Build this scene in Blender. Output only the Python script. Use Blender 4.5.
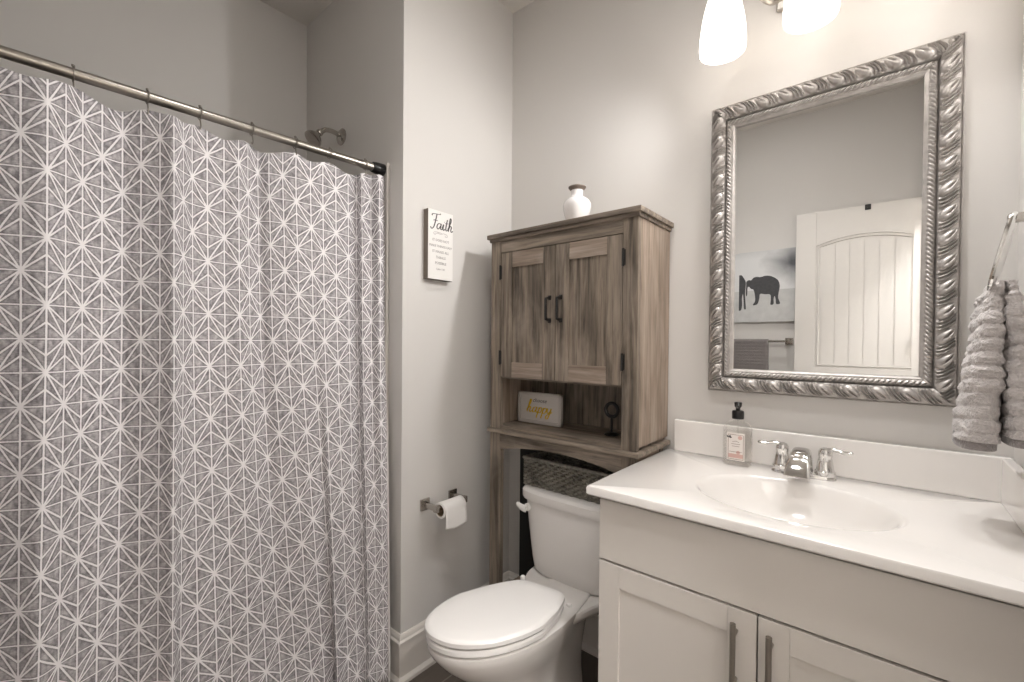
import bpy, bmesh, math, random
from mathutils import Vector, Matrix, noise as mnoise

# ------------------------------------------------------------------ scene, camera, world, exposure
sc = bpy.context.scene
for o in list(bpy.data.objects):
    bpy.data.objects.remove(o)
COL = sc.collection
PI = math.pi
random.seed(7)

CAM = Vector((1.3405, -1.5756, 1.235))
YAW, PITCH, ROLL = math.radians(-40.221), math.radians(-0.7046), math.radians(0.4782)
fw = Vector((math.sin(YAW) * math.cos(PITCH), math.cos(YAW) * math.cos(PITCH), math.sin(PITCH)))
r0 = Vector((math.cos(YAW), -math.sin(YAW), 0)); u0 = r0.cross(fw)
rr = math.cos(ROLL) * r0 + math.sin(ROLL) * u0
uu = -math.sin(ROLL) * r0 + math.cos(ROLL) * u0
cd = bpy.data.cameras.new('camera'); cam = bpy.data.objects.new('camera', cd); COL.objects.link(cam)
m = Matrix((rr, uu, -fw)).transposed().to_4x4(); m.translation = CAM
cam.matrix_world = m
cd.sensor_width = 36.0; cd.lens = 446.45 / 1024 * 36; cd.clip_start = 0.02
cd.shift_y = 6.8 / 1024; cd.shift_x = 0.3 / 1024
sc.camera = cam

w = bpy.data.worlds.new('world'); sc.world = w; w.use_nodes = True
w.node_tree.nodes['Background'].inputs[0].default_value = (1.0, 0.95, 0.9, 1)
w.node_tree.nodes['Background'].inputs[1].default_value = 0.3
vs = sc.view_settings
vs.view_transform = 'Standard'; vs.look = 'None'; vs.gamma = 1.0; vs.use_curve_mapping = False
vs.exposure = 2.72

BULB = 1.1       # radiance of the vanity bulbs
SHADE = 0.2       # glow of their frosted shades
HALL_FILL = 30.0        # glow of an unseen hall lamp added as fill
LAMP = 2.1         # watts of each vanity bulb's directional light
CEIL = 4.2         # glow of an unseen ceiling light added to fill the bathroom
DOWN_FILL = 3.2        # watts of that added light's downward beam

# ------------------------------------------------------------------ dimensions
CEILZ = 2.744
XR = 1.569          # right wall
YA = -0.602         # face of the short wall that carries the shower head
XT = -0.742         # long tub wall
YF = -1.785         # front wall (behind the camera)
YTE = -2.13         # far end of the tub alcove

# ------------------------------------------------------------------ materials
MATS = {}
def lin(c):
    return tuple(((x / 255) / 12.92 if x / 255 <= 0.04045 else ((x / 255 + 0.055) / 1.055) ** 2.4) for x in c) + (1,)

def base(name):
    mt = bpy.data.materials.new(name); mt.use_nodes = True
    MATS[name] = mt
    nt = mt.node_tree
    return mt, nt, nt.nodes['Principled BSDF']

def nd(nt, typ, ins=None, **kw):
    n = nt.nodes.new(typ)
    for k, v in kw.items():
        setattr(n, k, v)
    for k, v in (ins or {}).items():
        if hasattr(v, 'is_output') or isinstance(v, bpy.types.NodeSocket):
            nt.links.new(v, n.inputs[k])
        else:
            n.inputs[k].default_value = v
    return n

def mth(nt, op, a, b=None, c=None, clamp=False):
    n = nt.nodes.new('ShaderNodeMath'); n.operation = op; n.use_clamp = clamp
    for i, v in enumerate((a, b, c)):
        if v is None: continue
        if isinstance(v, bpy.types.NodeSocket): nt.links.new(v, n.inputs[i])
        else: n.inputs[i].default_value = v
    return n.outputs[0]

def mixc(nt, f, a, b):
    n = nt.nodes.new('ShaderNodeMix'); n.data_type = 'RGBA'
    for sock, v in ((n.inputs[0], f), (n.inputs[6], a), (n.inputs[7], b)):
        if isinstance(v, bpy.types.NodeSocket): nt.links.new(v, sock)
        else: sock.default_value = v
    return n.outputs[2]

def simple(name, col, rough=0.5, metal=0.0, var=0.04, scale=18, bump=0.0, bscale=None, coat=0.0, stretch=(1, 1, 1), spec=None):
    mt, nt, p = base(name)
    tc = nd(nt, 'ShaderNodeTexCoord')
    mp = nd(nt, 'ShaderNodeMapping', {'Vector': tc.outputs['Object'], 'Scale': stretch})
    nz = nd(nt, 'ShaderNodeTexNoise', {'Vector': mp.outputs[0], 'Scale': scale, 'Detail': 4.0})
    c = lin(col)
    lo = tuple(x * (1 - var) for x in c[:3]) + (1,); hi = tuple(min(1, x * (1 + var)) for x in c[:3]) + (1,)
    nt.links.new(mixc(nt, nz.outputs[0], lo, hi), p.inputs['Base Color'])
    p.inputs['Roughness'].default_value = rough; p.inputs['Metallic'].default_value = metal
    p.inputs['Coat Weight'].default_value = coat
    if spec is not None: p.inputs['Specular IOR Level'].default_value = spec
    if bump:
        nb = nd(nt, 'ShaderNodeTexNoise', {'Vector': mp.outputs[0], 'Scale': bscale or scale * 6, 'Detail': 3.0})
        bm = nd(nt, 'ShaderNodeBump', {'Strength': bump, 'Distance': 0.002, 'Height': nb.outputs[0]})
        nt.links.new(bm.outputs[0], p.inputs['Normal'])
    return mt

WALL = simple('wall_paint', (218, 214.5, 210.5), 0.8, var=0.015, scale=3, bump=0.08, bscale=260)
CEILM = simple('ceiling_paint', (226, 221, 215), 0.85, var=0.01, bump=0.1, bscale=120)
TRIM = simple('trim_paint', (222, 216, 209), 0.4, var=0.01)
DOORM = simple('door_paint', (222, 218, 213), 0.4, var=0.01)
VANITY = simple('vanity_paint', (223, 217, 210), 0.38, var=0.012, scale=4)
GAP = simple('cabinet_carcass', (120, 110, 100), 0.6)
COUNTER = simple('cultured_marble', (244, 240, 236), 0.16, var=0.012, scale=2.5, coat=0.5)
PORC = simple('porcelain', (233, 229, 225), 0.12, var=0.006, coat=0.6)
SEATM = simple('seat_plastic', (240, 237, 234), 0.22, var=0.005)
CHROME = simple('chrome', (225, 224, 222), 0.08, metal=1.0, var=0.01)
NICKEL = simple('brushed_nickel', (172, 166, 158), 0.32, metal=1.0, var=0.06, scale=60)
DNICKEL = simple('dark_nickel', (190, 185, 179), 0.22, metal=1.0, var=0.06, scale=40)
BLACK = simple('black_metal', (30, 28, 27), 0.45, var=0.1)
BLACKP = simple('black_plastic', (22, 21, 21), 0.3)
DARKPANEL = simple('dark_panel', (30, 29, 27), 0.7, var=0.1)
PAPER = simple('tissue_paper', (240, 237, 234), 0.95, var=0.01, bump=0.3, bscale=300)
CARDB = simple('cardboard', (150, 128, 104), 0.9)
SIGNW = simple('sign_white', (238, 235, 231), 0.6, var=0.015)
SIGNG = simple('sign_edge_wood', (118, 108, 98), 0.75, var=0.12, scale=40, stretch=(1, 1, 0.2))
INK = simple('grey_ink', (84, 80, 79), 0.7)
INKL = simple('pale_grey_ink', (168, 162, 160), 0.7)
GOLD = simple('yellow_ink', (226, 186, 52), 0.55)
FRAMEG = simple('frame_grey_white', (196, 190, 184), 0.55, var=0.06)
VASEM = simple('vase_ceramic', (228, 224, 222), 0.25, var=0.07, scale=22, coat=0.3)
VASER = simple('vase_rim_glaze', (112, 100, 90), 0.5, var=0.15)
LIQ = None

def woodmat(name, axis, dark, mid, light, rough=0.62, blotch=0.5):
    """weathered oak, grain running along axis (object space)"""
    mt, nt, p = base(name)
    tc = nd(nt, 'ShaderNodeTexCoord')
    st = [26, 26, 26]; st[axis] = 1.6
    mp = nd(nt, 'ShaderNodeMapping', {'Vector': tc.outputs['Object'], 'Scale': tuple(st)})
    n1 = nd(nt, 'ShaderNodeTexNoise', {'Vector': mp.outputs[0], 'Scale': 1.6, 'Detail': 8.0, 'Roughness': 0.65, 'Distortion': 0.5})
    st2 = [90, 90, 90]; st2[axis] = 3
    mp2 = nd(nt, 'ShaderNodeMapping', {'Vector': tc.outputs['Object'], 'Scale': tuple(st2)})
    n2 = nd(nt, 'ShaderNodeTexNoise', {'Vector': mp2.outputs[0], 'Scale': 2.0, 'Detail': 5.0})
    st3 = [7, 7, 7]; st3[axis] = 2.5
    mp3 = nd(nt, 'ShaderNodeMapping', {'Vector': tc.outputs['Object'], 'Scale': tuple(st3)})
    n3 = nd(nt, 'ShaderNodeTexNoise', {'Vector': mp3.outputs[0], 'Scale': 1.2, 'Detail': 4.0, 'Roughness': 0.6, 'Distortion': 0.5})
    r1 = nd(nt, 'ShaderNodeValToRGB', {'Fac': n1.outputs[0]})
    e = r1.color_ramp.elements
    e[0].position = 0.36; e[0].color = lin(dark); e[1].position = 0.64; e[1].color = lin(mid)
    f3 = mth(nt, 'MULTIPLY', mth(nt, 'SUBTRACT', n3.outputs[0], 0.47), 4.0, clamp=True)
    f3 = mth(nt, 'MULTIPLY', f3, blotch)
    c = mixc(nt, f3, r1.outputs[0], lin(light))
    f2 = mth(nt, 'MULTIPLY', mth(nt, 'SUBTRACT', 0.47, n2.outputs[0]), 4.0, clamp=True)
    c = mixc(nt, mth(nt, 'MULTIPLY', f2, 0.6), c, lin(tuple(x * 0.62 for x in dark)))
    nt.links.new(c, p.inputs['Base Color'])
    p.inputs['Roughness'].default_value = rough
    bm = nd(nt, 'ShaderNodeBump', {'Strength': 0.25, 'Distance': 0.002, 'Height': n2.outputs[0]})
    nt.links.new(bm.outputs[0], p.inputs['Normal'])
    return mt
WD, WM, WL = (78, 69, 59), (150, 136, 121), (184, 170, 156)
WOODV = woodmat('weathered_oak_upright', 2, WD, WM, WL, blotch=0.42)
WOODH = woodmat('weathered_oak_level', 0, WD, WM, WL, blotch=0.5)
WOODP = woodmat('weathered_oak_pale', 0, (122, 106, 92), (168, 152, 138), (192, 178, 166), blotch=0.6)
WOODS = woodmat('weathered_oak_side', 2, (126, 110, 96), (172, 154, 138), (198, 184, 170), blotch=0.45)
WOODY = woodmat('weathered_oak_deep', 1, (120, 104, 90), (160, 142, 126), (180, 164, 148), blotch=0.4)

def floormat():
    mt, nt, p = base('floor_planks')
    tc = nd(nt, 'ShaderNodeTexCoord')
    mp = nd(nt, 'ShaderNodeMapping', {'Vector': tc.outputs['Object'], 'Rotation': (0, 0, PI / 2), 'Location': (0.03, 0.06, 0)})
    br = nd(nt, 'ShaderNodeTexBrick', {'Vector': mp.outputs[0], 'Color1': lin((92, 84, 77)), 'Color2': lin((112, 102, 93)), 'Mortar': lin((140, 132, 124)),
                                       'Scale': 1.0, 'Mortar Size': 0.003, 'Brick Width': 0.9, 'Row Height': 0.15})
    mp2 = nd(nt, 'ShaderNodeMapping', {'Vector': tc.outputs['Object'], 'Scale': (40, 3, 1)})
    nz = nd(nt, 'ShaderNodeTexNoise', {'Vector': mp2.outputs[0], 'Scale': 1.5, 'Detail': 6.0})
    c = mixc(nt, mth(nt, 'MULTIPLY', nz.outputs[0], 0.6), br.outputs[0], lin((70, 63, 57)))
    nt.links.new(c, p.inputs['Base Color']); p.inputs['Roughness'].default_value = 0.42
    bm = nd(nt, 'ShaderNodeBump', {'Strength': 0.3, 'Distance': 0.002, 'Height': br.outputs[1]}); bm.invert = True
    nt.links.new(bm.outputs[0], p.inputs['Normal'])
    return mt
FLOORM = floormat()

def curtainmat():
    """woven star lattice; UV counts columns (u) and half periods (v)"""
    mt, nt, p = base('star_curtain_cloth')
    uv = nd(nt, 'ShaderNodeUVMap', uv_map='UVMap')
    sp = nd(nt, 'ShaderNodeSeparateXYZ', {0: uv.outputs[0]})
    c_, h_ = 0.0405, 0.0735
    x = mth(nt, 'PINGPONG', sp.outputs[0], 1.0); y = mth(nt, 'PINGPONG', sp.outputs[1], 1.0)
    def dist(expr, gx, gy):
        g = math.sqrt((gx / c_) ** 2 + (gy / h_) ** 2)
        return mth(nt, 'DIVIDE', mth(nt, 'ABSOLUTE', expr), g)
    d = [mth(nt, 'MULTIPLY', x, c_), mth(nt, 'MULTIPLY', mth(nt, 'SUBTRACT', 1.0, x), c_)]
    dh = [mth(nt, 'MULTIPLY', y, h_), mth(nt, 'MULTIPLY', mth(nt, 'SUBTRACT', 1.0, y), h_)]
    dd = dist(mth(nt, 'SUBTRACT', y, x), 1, 1)
    d3 = dist(mth(nt, 'SUBTRACT', y, mth(nt, 'MULTIPLY', x, 0.5)), 0.5, 1)
    d4 = dist(mth(nt, 'SUBTRACT', mth(nt, 'SUBTRACT', y, 0.5), mth(nt, 'MULTIPLY', x, 0.5)), 0.5, 1)
    # the horizontals are drawn thinner
    dh = [mth(nt, 'MULTIPLY', q, 1.25) for q in dh]
    al = d + dh + [dd, d3, d4]
    mn = al[0]
    for q in al[1:]: mn = mth(nt, 'MINIMUM', mn, q)
    # distance to nearest star centre (0,0) or (1,1)
    def sd(ox):
        a = mth(nt, 'MULTIPLY', mth(nt, 'SUBTRACT', x, ox), c_); b = mth(nt, 'MULTIPLY', mth(nt, 'SUBTRACT', y, ox), h_)
        return mth(nt, 'SQRT', mth(nt, 'ADD', mth(nt, 'MULTIPLY', a, a), mth(nt, 'MULTIPLY', b, b)))
    s = mth(nt, 'MINIMUM', sd(0.0), sd(1.0))
    # fine hatching and thread jitter
    nj = nd(nt, 'ShaderNodeTexNoise', {'Vector': uv.outputs[0], 'Scale': 14.0, 'Detail': 3.0})
    lw = mth(nt, 'MULTIPLY_ADD', nj.outputs[0], 0.0016, 0.0007)
    line = mth(nt, 'SUBTRACT', 1.0, mth(nt, 'DIVIDE', mth(nt, 'SUBTRACT', mn, lw), 0.0009), clamp=True)
    star = mth(nt, 'SUBTRACT', 1.0, mth(nt, 'DIVIDE', mth(nt, 'SUBTRACT', s, 0.0042), 0.002), clamp=True)
    line = mth(nt, 'MAXIMUM', line, star)
    mpa = nd(nt, 'ShaderNodeMapping', {'Vector': uv.outputs[0], 'Scale': (4, 46, 1), 'Rotation': (0, 0, 0.10)})
    na = nd(nt, 'ShaderNodeTexNoise', {'Vector': mpa.outputs[0], 'Scale': 1.0, 'Detail': 4.0, 'Roughness': 0.7, 'Distortion': 0.8})
    mpb = nd(nt, 'ShaderNodeMapping', {'Vector': uv.outputs[0], 'Scale': (2.2, 2.6, 1)})
    nb = nd(nt, 'ShaderNodeTexNoise', {'Vector': mpb.outputs[0], 'Scale': 1.6, 'Detail': 2.0})
    hatch = mth(nt, 'MULTIPLY', mth(nt, 'SUBTRACT', na.outputs[0], 0.36), 3.6, clamp=True)
    cloud = mth(nt, 'MULTIPLY', mth(nt, 'SUBTRACT', nb.outputs[0], 0.3), 2.4, clamp=True)
    mid = mth(nt, 'DIVIDE', mth(nt, 'SUBTRACT', mn, 0.0012), 0.0048, clamp=True)     # printed tone: pale towards each cell's middle
    tone = mth(nt, 'MULTIPLY_ADD', hatch, 0.5, mth(nt, 'MULTIPLY', mid, 0.62))
    tone = mth(nt, 'MULTIPLY', tone, mth(nt, 'MULTIPLY_ADD', cloud, 0.75, 0.28), clamp=True)
    g = mixc(nt, tone, lin((72, 67, 71)), lin((218, 212, 214)))
    c = mixc(nt, line, g, lin((247, 243, 244)))
    nt.links.new(c, p.inputs['Base Color'])
    p.inputs['Roughness'].default_value = 0.9; p.inputs['Sheen Weight'].default_value = 0.15
    bm = nd(nt, 'ShaderNodeBump', {'Strength': 0.35, 'Distance': 0.0015, 'Height': line})
    nt.links.new(bm.outputs[0], p.inputs['Normal'])
    return mt
CURTAIN = curtainmat()

def terry(name, col):
    mt, nt, p = base(name)
    tc = nd(nt, 'ShaderNodeTexCoord')
    nz = nd(nt, 'ShaderNodeTexNoise', {'Vector': tc.outputs['Object'], 'Scale': 260.0, 'Detail': 3.0})
    n2 = nd(nt, 'ShaderNodeTexNoise', {'Vector': tc.outputs['Object'], 'Scale': 30.0, 'Detail': 3.0})
    c = lin(col)
    cc = mixc(nt, nz.outputs[0], tuple(x * 0.72 for x in c[:3]) + (1,), tuple(min(1, x * 1.25) for x in c[:3]) + (1,))
    nt.links.new(cc, p.inputs['Base Color']); p.inputs['Roughness'].default_value = 1.0
    p.inputs['Sheen Weight'].default_value = 0.4
    hh = mth(nt, 'ADD', nz.outputs[0], n2.outputs[0])
    bm = nd(nt, 'ShaderNodeBump', {'Strength': 1.0, 'Distance': 0.004, 'Height': hh})
    nt.links.new(bm.outputs[0], p.inputs['Normal'])
    return mt
TERRY = terry('grey_terry', (200, 193, 190))
TERRYH = terry('grey_terry_hem', (150, 143, 141))
TERRYD = terry('dark_grey_terry', (128, 122, 120))

def silver():
    mt, nt, p = base('antique_silver')
    tc = nd(nt, 'ShaderNodeTexCoord')
    nz = nd(nt, 'ShaderNodeTexNoise', {'Vector': tc.outputs['Object'], 'Scale': 45.0, 'Detail': 5.0})
    nt.links.new(mixc(nt, nz.outputs[0], lin((158, 153, 149)), lin((212, 207, 203))), p.inputs['Base Color'])
    p.inputs['Metallic'].default_value = 0.6; p.inputs['Roughness'].default_value = 0.42
    return mt
SILVER = silver()

def mirrormat():
    mt, nt, p = base('mirror_silvering')
    tc = nd(nt, 'ShaderNodeTexCoord')
    nz = nd(nt, 'ShaderNodeTexNoise', {'Vector': tc.outputs['Object'], 'Scale': 2.0})
    nt.links.new(mixc(nt, nz.outputs[0], (0.86, 0.86, 0.85, 1), (0.88, 0.88, 0.87, 1)), p.inputs['Base Color'])
    p.inputs['Metallic'].default_value = 1.0; p.inputs['Roughness'].default_value = 0.0
    return mt
MIRROR = mirrormat()

def wickermat():
    mt, nt, p = base('dark_wicker')
    tc = nd(nt, 'ShaderNodeTexCoord')
    nz = nd(nt, 'ShaderNodeTexNoise', {'Vector': tc.outputs['Object'], 'Scale': 90.0, 'Detail': 4.0})
    n2 = nd(nt, 'ShaderNodeTexNoise', {'Vector': tc.outputs['Object'], 'Scale': 22.0, 'Detail': 2.0})
    f = mth(nt, 'MULTIPLY', nz.outputs[0], n2.outputs[0]); f = mth(nt, 'MULTIPLY', f, 3.2, clamp=True)
    nt.links.new(mixc(nt, f, lin((30, 29, 27)), lin((132, 127, 117))), p.inputs['Base Color'])
    p.inputs['Roughness'].default_value = 0.6
    return mt
WICKER = wickermat()

def shademat():
    mt = bpy.data.materials.new('frosted_glass_lit'); mt.use_nodes = True; nt = mt.node_tree
    for n in list(nt.nodes): nt.nodes.remove(n)
    out = nd(nt, 'ShaderNodeOutputMaterial')
    tc = nd(nt, 'ShaderNodeTexCoord')
    nz = nd(nt, 'ShaderNodeTexNoise', {'Vector': tc.outputs['Object'], 'Scale': 12.0})
    tr = nd(nt, 'ShaderNodeBsdfTransparent', {0: (0.95, 0.93, 0.9, 1)})
    tl = nd(nt, 'ShaderNodeBsdfTranslucent', {0: (0.85, 0.83, 0.8, 1)})
    df = nd(nt, 'ShaderNodeBsdfDiffuse', {0: (0.85, 0.83, 0.8, 1)})
    m0 = nd(nt, 'ShaderNodeMixShader', {0: 0.5, 1: tl.outputs[0], 2: df.outputs[0]})
    em = nd(nt, 'ShaderNodeEmission', {0: (1, 0.95, 0.9, 1), 1: mth(nt, 'MULTIPLY_ADD', nz.outputs[0], 0.05, SHADE)})
    ad = nd(nt, 'ShaderNodeAddShader', {0: m0.outputs[0], 1: em.outputs[0]})
    mx = nd(nt, 'ShaderNodeMixShader', {0: 0.8, 1: tr.outputs[0], 2: ad.outputs[0]})
    nt.links.new(mx.outputs[0], out.inputs[0])
    return mt
SHADEM = shademat()
def emis(name, col, s):
    mt = bpy.data.materials.new(name); mt.use_nodes = True; nt = mt.node_tree
    for n in list(nt.nodes): nt.nodes.remove(n)
    out = nd(nt, 'ShaderNodeOutputMaterial'); em = nd(nt, 'ShaderNodeEmission', {0: col, 1: s})
    nt.links.new(em.outputs[0], out.inputs[0]); return mt
BULBM = emis('bulb_glow', (1, 0.975, 0.95, 1), BULB)
HALLFILLM = emis('hall_fill_glow', (1, 0.98, 0.96, 1), HALL_FILL)
CEILFILLM = emis('ceiling_fill_glow', (1, 0.98, 0.96, 1), CEIL)

def clearmat(name, col, alpha, rough=0.03):
    """thin clear plastic: mostly lets light straight through, with a gloss"""
    mt = bpy.data.materials.new(name); mt.use_nodes = True; nt = mt.node_tree
    for n in list(nt.nodes): nt.nodes.remove(n)
    out = nd(nt, 'ShaderNodeOutputMaterial')
    tc = nd(nt, 'ShaderNodeTexCoord'); nz = nd(nt, 'ShaderNodeTexNoise', {'Vector': tc.outputs['Object'], 'Scale': 8.0})
    tr = nd(nt, 'ShaderNodeBsdfTransparent', {0: mixc(nt, nz.outputs[0], col, tuple(x * 0.97 for x in col[:3]) + (1,))})
    gl = nd(nt, 'ShaderNodeBsdfGlossy', {0: (1, 1, 1, 1), 'Roughness': rough})
    fr = nd(nt, 'ShaderNodeFresnel', {0: 1.45})
    mx = nd(nt, 'ShaderNodeMixShader', {0: mth(nt, 'MULTIPLY_ADD', fr.outputs[0], 0.4, alpha, clamp=True), 1: tr.outputs[0], 2: gl.outputs[0]})
    nt.links.new(mx.outputs[0], out.inputs[0]); return mt
CLEAR = clearmat('clear_plastic', (0.998, 0.996, 0.993, 1), 0.012)
LIQ = clearmat('clear_soap', (0.996, 0.99, 0.98, 1), 0.0)
LABELM = simple('soap_label_film', (243, 236, 230), 0.5, var=0.03)
PINK = simple('pink_ink', (222, 186, 176), 0.6)
BROWNINK = simple('brown_ink', (150, 120, 108), 0.6)

def canvasmat():
    """printed photograph: pale misty sky with a dark cloud at one side, grey plain"""
    mt, nt, p = base('canvas_print')
    tc = nd(nt, 'ShaderNodeTexCoord'); sp = nd(nt, 'ShaderNodeSeparateXYZ', {0: tc.outputs['Object']})
    n1 = nd(nt, 'ShaderNodeTexNoise', {'Vector': tc.outputs['Object'], 'Scale': 7.0, 'Detail': 6.0, 'Distortion': 0.6})
    # object origin is the canvas centre-bottom; x right in the mirror
    dx = mth(nt, 'SUBTRACT', sp.outputs[0], 0.33); dz = mth(nt, 'SUBTRACT', sp.outputs[2], 0.37)
    d = mth(nt, 'SQRT', mth(nt, 'ADD', mth(nt, 'MULTIPLY', dx, dx), mth(nt, 'MULTIPLY', mth(nt, 'MULTIPLY', dz, dz), 2.0)))
    cl = mth(nt, 'SUBTRACT', mth(nt, 'MULTIPLY_ADD', n1.outputs[0], 0.9, 0.62), mth(nt, 'MULTIPLY', d, 5.2), clamp=True)
    top = mth(nt, 'MULTIPLY', mth(nt, 'SUBTRACT', sp.outputs[2], 0.42), 8.0, clamp=True)
    top = mth(nt, 'MULTIPLY', top, n1.outputs[0])
    c = mixc(nt, cl, lin((222, 222, 222)), lin((92, 94, 98)))
    c = mixc(nt, top, c, lin((110, 112, 114)))
    gr = mth(nt, 'LESS_THAN', sp.outputs[2], 0.21)
    n2 = nd(nt, 'ShaderNodeTexNoise', {'Vector': tc.outputs['Object'], 'Scale': 25.0, 'Detail': 5.0})
    c = mixc(nt, gr, c, mixc(nt, n2.outputs[0], lin((182, 182, 181)), lin((214, 214, 212))))
    nt.links.new(c, p.inputs['Base Color']); p.inputs['Roughness'].default_value = 0.7
    return mt
CANVAS = canvasmat()
ELEM = simple('elephant_print_dark', (72, 72, 74), 0.7, var=0.35, scale=60)

# ------------------------------------------------------------------ mesh helpers (everything is built in world coordinates)
class MB:
    def __init__(s): s.bm = bmesh.new(); s.bev = False
    def box(s, x0, x1, y0, y1, z0, z1, bev=0.0, seg=2, rot=None):
        r = bmesh.ops.create_cube(s.bm, size=1.0); v = r['verts']
        c = Vector(((x0 + x1) / 2, (y0 + y1) / 2, (z0 + z1) / 2)); d = Vector((abs(x1 - x0), abs(y1 - y0), abs(z1 - z0)))
        for q in v: q.co = Vector((q.co.x * d.x, q.co.y * d.y, q.co.z * d.z))
        if bev > 0:
            s.bev = True
            es = list({e for q in v for e in q.link_edges})
            g = bmesh.ops.bevel(s.bm, geom=es, offset=min(bev, min(d) * 0.49), segments=seg, affect='EDGES', profile=0.5)
            v = list({q for f in g['faces'] for q in f.verts} | {q for q in v if q.is_valid})
        M_ = (Matrix.Translation(c) @ rot.to_4x4()) if rot else Matrix.Translation(c)
        for q in v: q.co = M_ @ q.co
        return s
    def tube(s, pts, rad, n=12, caps=True, closed=False, flat=None):
        pts = [Vector(p) for p in pts]; N = len(pts)
        rads = rad if isinstance(rad, (list, tuple)) else [rad] * N
        tang = []
        for i in range(N):
            a = pts[(i - 1) % N] if (closed or i > 0) else pts[0]; b = pts[(i + 1) % N] if (closed or i < N - 1) else pts[-1]
            tang.append((b - a).normalized())
        up = Vector((0, 0, 1)) if abs(tang[0].z) < 0.9 else Vector((1, 0, 0))
        nrm = (up - tang[0] * up.dot(tang[0])).normalized()
        rings = []
        for i in range(N):
            nrm = (nrm - tang[i] * nrm.dot(tang[i])).normalized(); bi = tang[i].cross(nrm)
            sx, sy = flat or (1, 1)
            rings.append([s.bm.verts.new(pts[i] + (nrm * math.cos(2 * PI * k / n) * sx + bi * math.sin(2 * PI * k / n) * sy) * rads[i]) for k in range(n)])
        for i in range(N if closed else N - 1):
            A, B = rings[i], rings[(i + 1) % N]
            for k in range(n): s.bm.faces.new((A[k], A[(k + 1) % n], B[(k + 1) % n], B[k]))
        if caps and not closed:
            s.bm.faces.new(rings[0][::-1]); s.bm.faces.new(rings[-1])
        return s
    def lathe(s, prof, c, axis=Vector((0, 0, 1)), n=32, close=True):
        """prof: list of (radius, height along axis)"""
        axis = Vector(axis).normalized(); c = Vector(c)
        t = Vector((1, 0, 0)) if abs(axis.x) < 0.9 else Vector((0, 1, 0))
        a = (t - axis * t.dot(axis)).normalized(); b = axis.cross(a)
        rings = []
        for r, h in prof:
            rings.append([s.bm.verts.new(c + axis * h + (a * math.cos(2 * PI * k / n) + b * math.sin(2 * PI * k / n)) * max(r, 1e-4)) for k in range(n)])
        for A, B in zip(rings, rings[1:]):
            for k in range(n): s.bm.faces.new((A[k], A[(k + 1) % n], B[(k + 1) % n], B[k]))
        if close:
            s.bm.faces.new(rings[0][::-1]); s.bm.faces.new(rings[-1])
        return s
    def loft(s, secs, caps=True):
        rings = [[s.bm.verts.new(Vector(p)) for p in sec] for sec in secs]
        n = len(rings[0])
        for A, B in zip(rings, rings[1:]):
            for k in range(n): s.bm.faces.new((A[k], A[(k + 1) % n], B[(k + 1) % n], B[k]))
        if caps:
            s.bm.faces.new(rings[0][::-1]); s.bm.faces.new(rings[-1])
        return s
    def grid(s, rows):
        V = [[s.bm.verts.new(Vector(p)) for p in r] for r in rows]
        for A, B in zip(V, V[1:]):
            for k in range(len(A) - 1): s.bm.faces.new((A[k], A[k + 1], B[k + 1], B[k]))
        return V
    def prism(s, outline, d):
        """outline: 3-D polygon; d: extrusion vector"""
        d = Vector(d); A = [s.bm.verts.new(Vector(p)) for p in outline]; B = [s.bm.verts.new(Vector(p) + d) for p in outline]
        n = len(A)
        s.bm.faces.new(A[::-1]); s.bm.faces.new(B)
        for k in range(n): s.bm.faces.new((A[k], A[(k + 1) % n], B[(k + 1) % n], B[k]))
        return s

def obj(name, mb, mat, parent=None, smooth=True, kind=None, angle=35):
    bm = mb.bm if isinstance(mb, MB) else mb
    bmesh.ops.recalc_face_normals(bm, faces=bm.faces)
    off = Vector((0, 0, 0))
    q = parent
    while q is not None: off += q.location; q = q.parent
    me = bpy.data.meshes.new(name)
    if parent is None:      # origin at the base of its bounding box
        xs = [v.co for v in bm.verts]
        o0 = Vector(((min(v.x for v in xs) + max(v.x for v in xs)) / 2, (min(v.y for v in xs) + max(v.y for v in xs)) / 2, min(v.z for v in xs)))
        off = o0
    bmesh.ops.translate(bm, verts=bm.verts, vec=-off)
    bm.to_mesh(me); bm.free()
    me.materials.append(mat)
    if smooth:
        me.shade_smooth()
        me.set_sharp_from_angle(angle=math.radians(angle))
    o = bpy.data.objects.new(name, me); COL.objects.link(o)
    if smooth and isinstance(mb, MB) and mb.bev:
        wn = o.modifiers.new('weighted', 'WEIGHTED_NORMAL'); wn.keep_sharp = True; wn.weight = 100
    if parent is None: o.location = off
    else: o.parent = parent
    if kind: o['kind'] = kind
    return o

def thing(name, label, cat, loc, group=None):
    o = bpy.data.objects.new(name, None); COL.objects.link(o); o.location = loc; o.empty_display_size = 0.05
    o['label'] = label; o['category'] = cat
    if group: o['group'] = group
    return o

def tag(o, label, cat, group=None):
    o['label'] = label; o['category'] = cat
    if group: o['group'] = group
    return o

def dup(root, loc, label):
    r = root.copy(); COL.objects.link(r); r.location = loc; r['label'] = label
    for ch in list(root.children):
        c = ch.copy(); COL.objects.link(c); c.parent = r
        for g in ch.children:
            d = g.copy(); COL.objects.link(d); d.parent = c
    return r

def struct(name, mb, mat, parent=None, smooth=False):
    return obj(name, mb, mat, parent, smooth=smooth, kind='structure' if parent is None else None)

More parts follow.
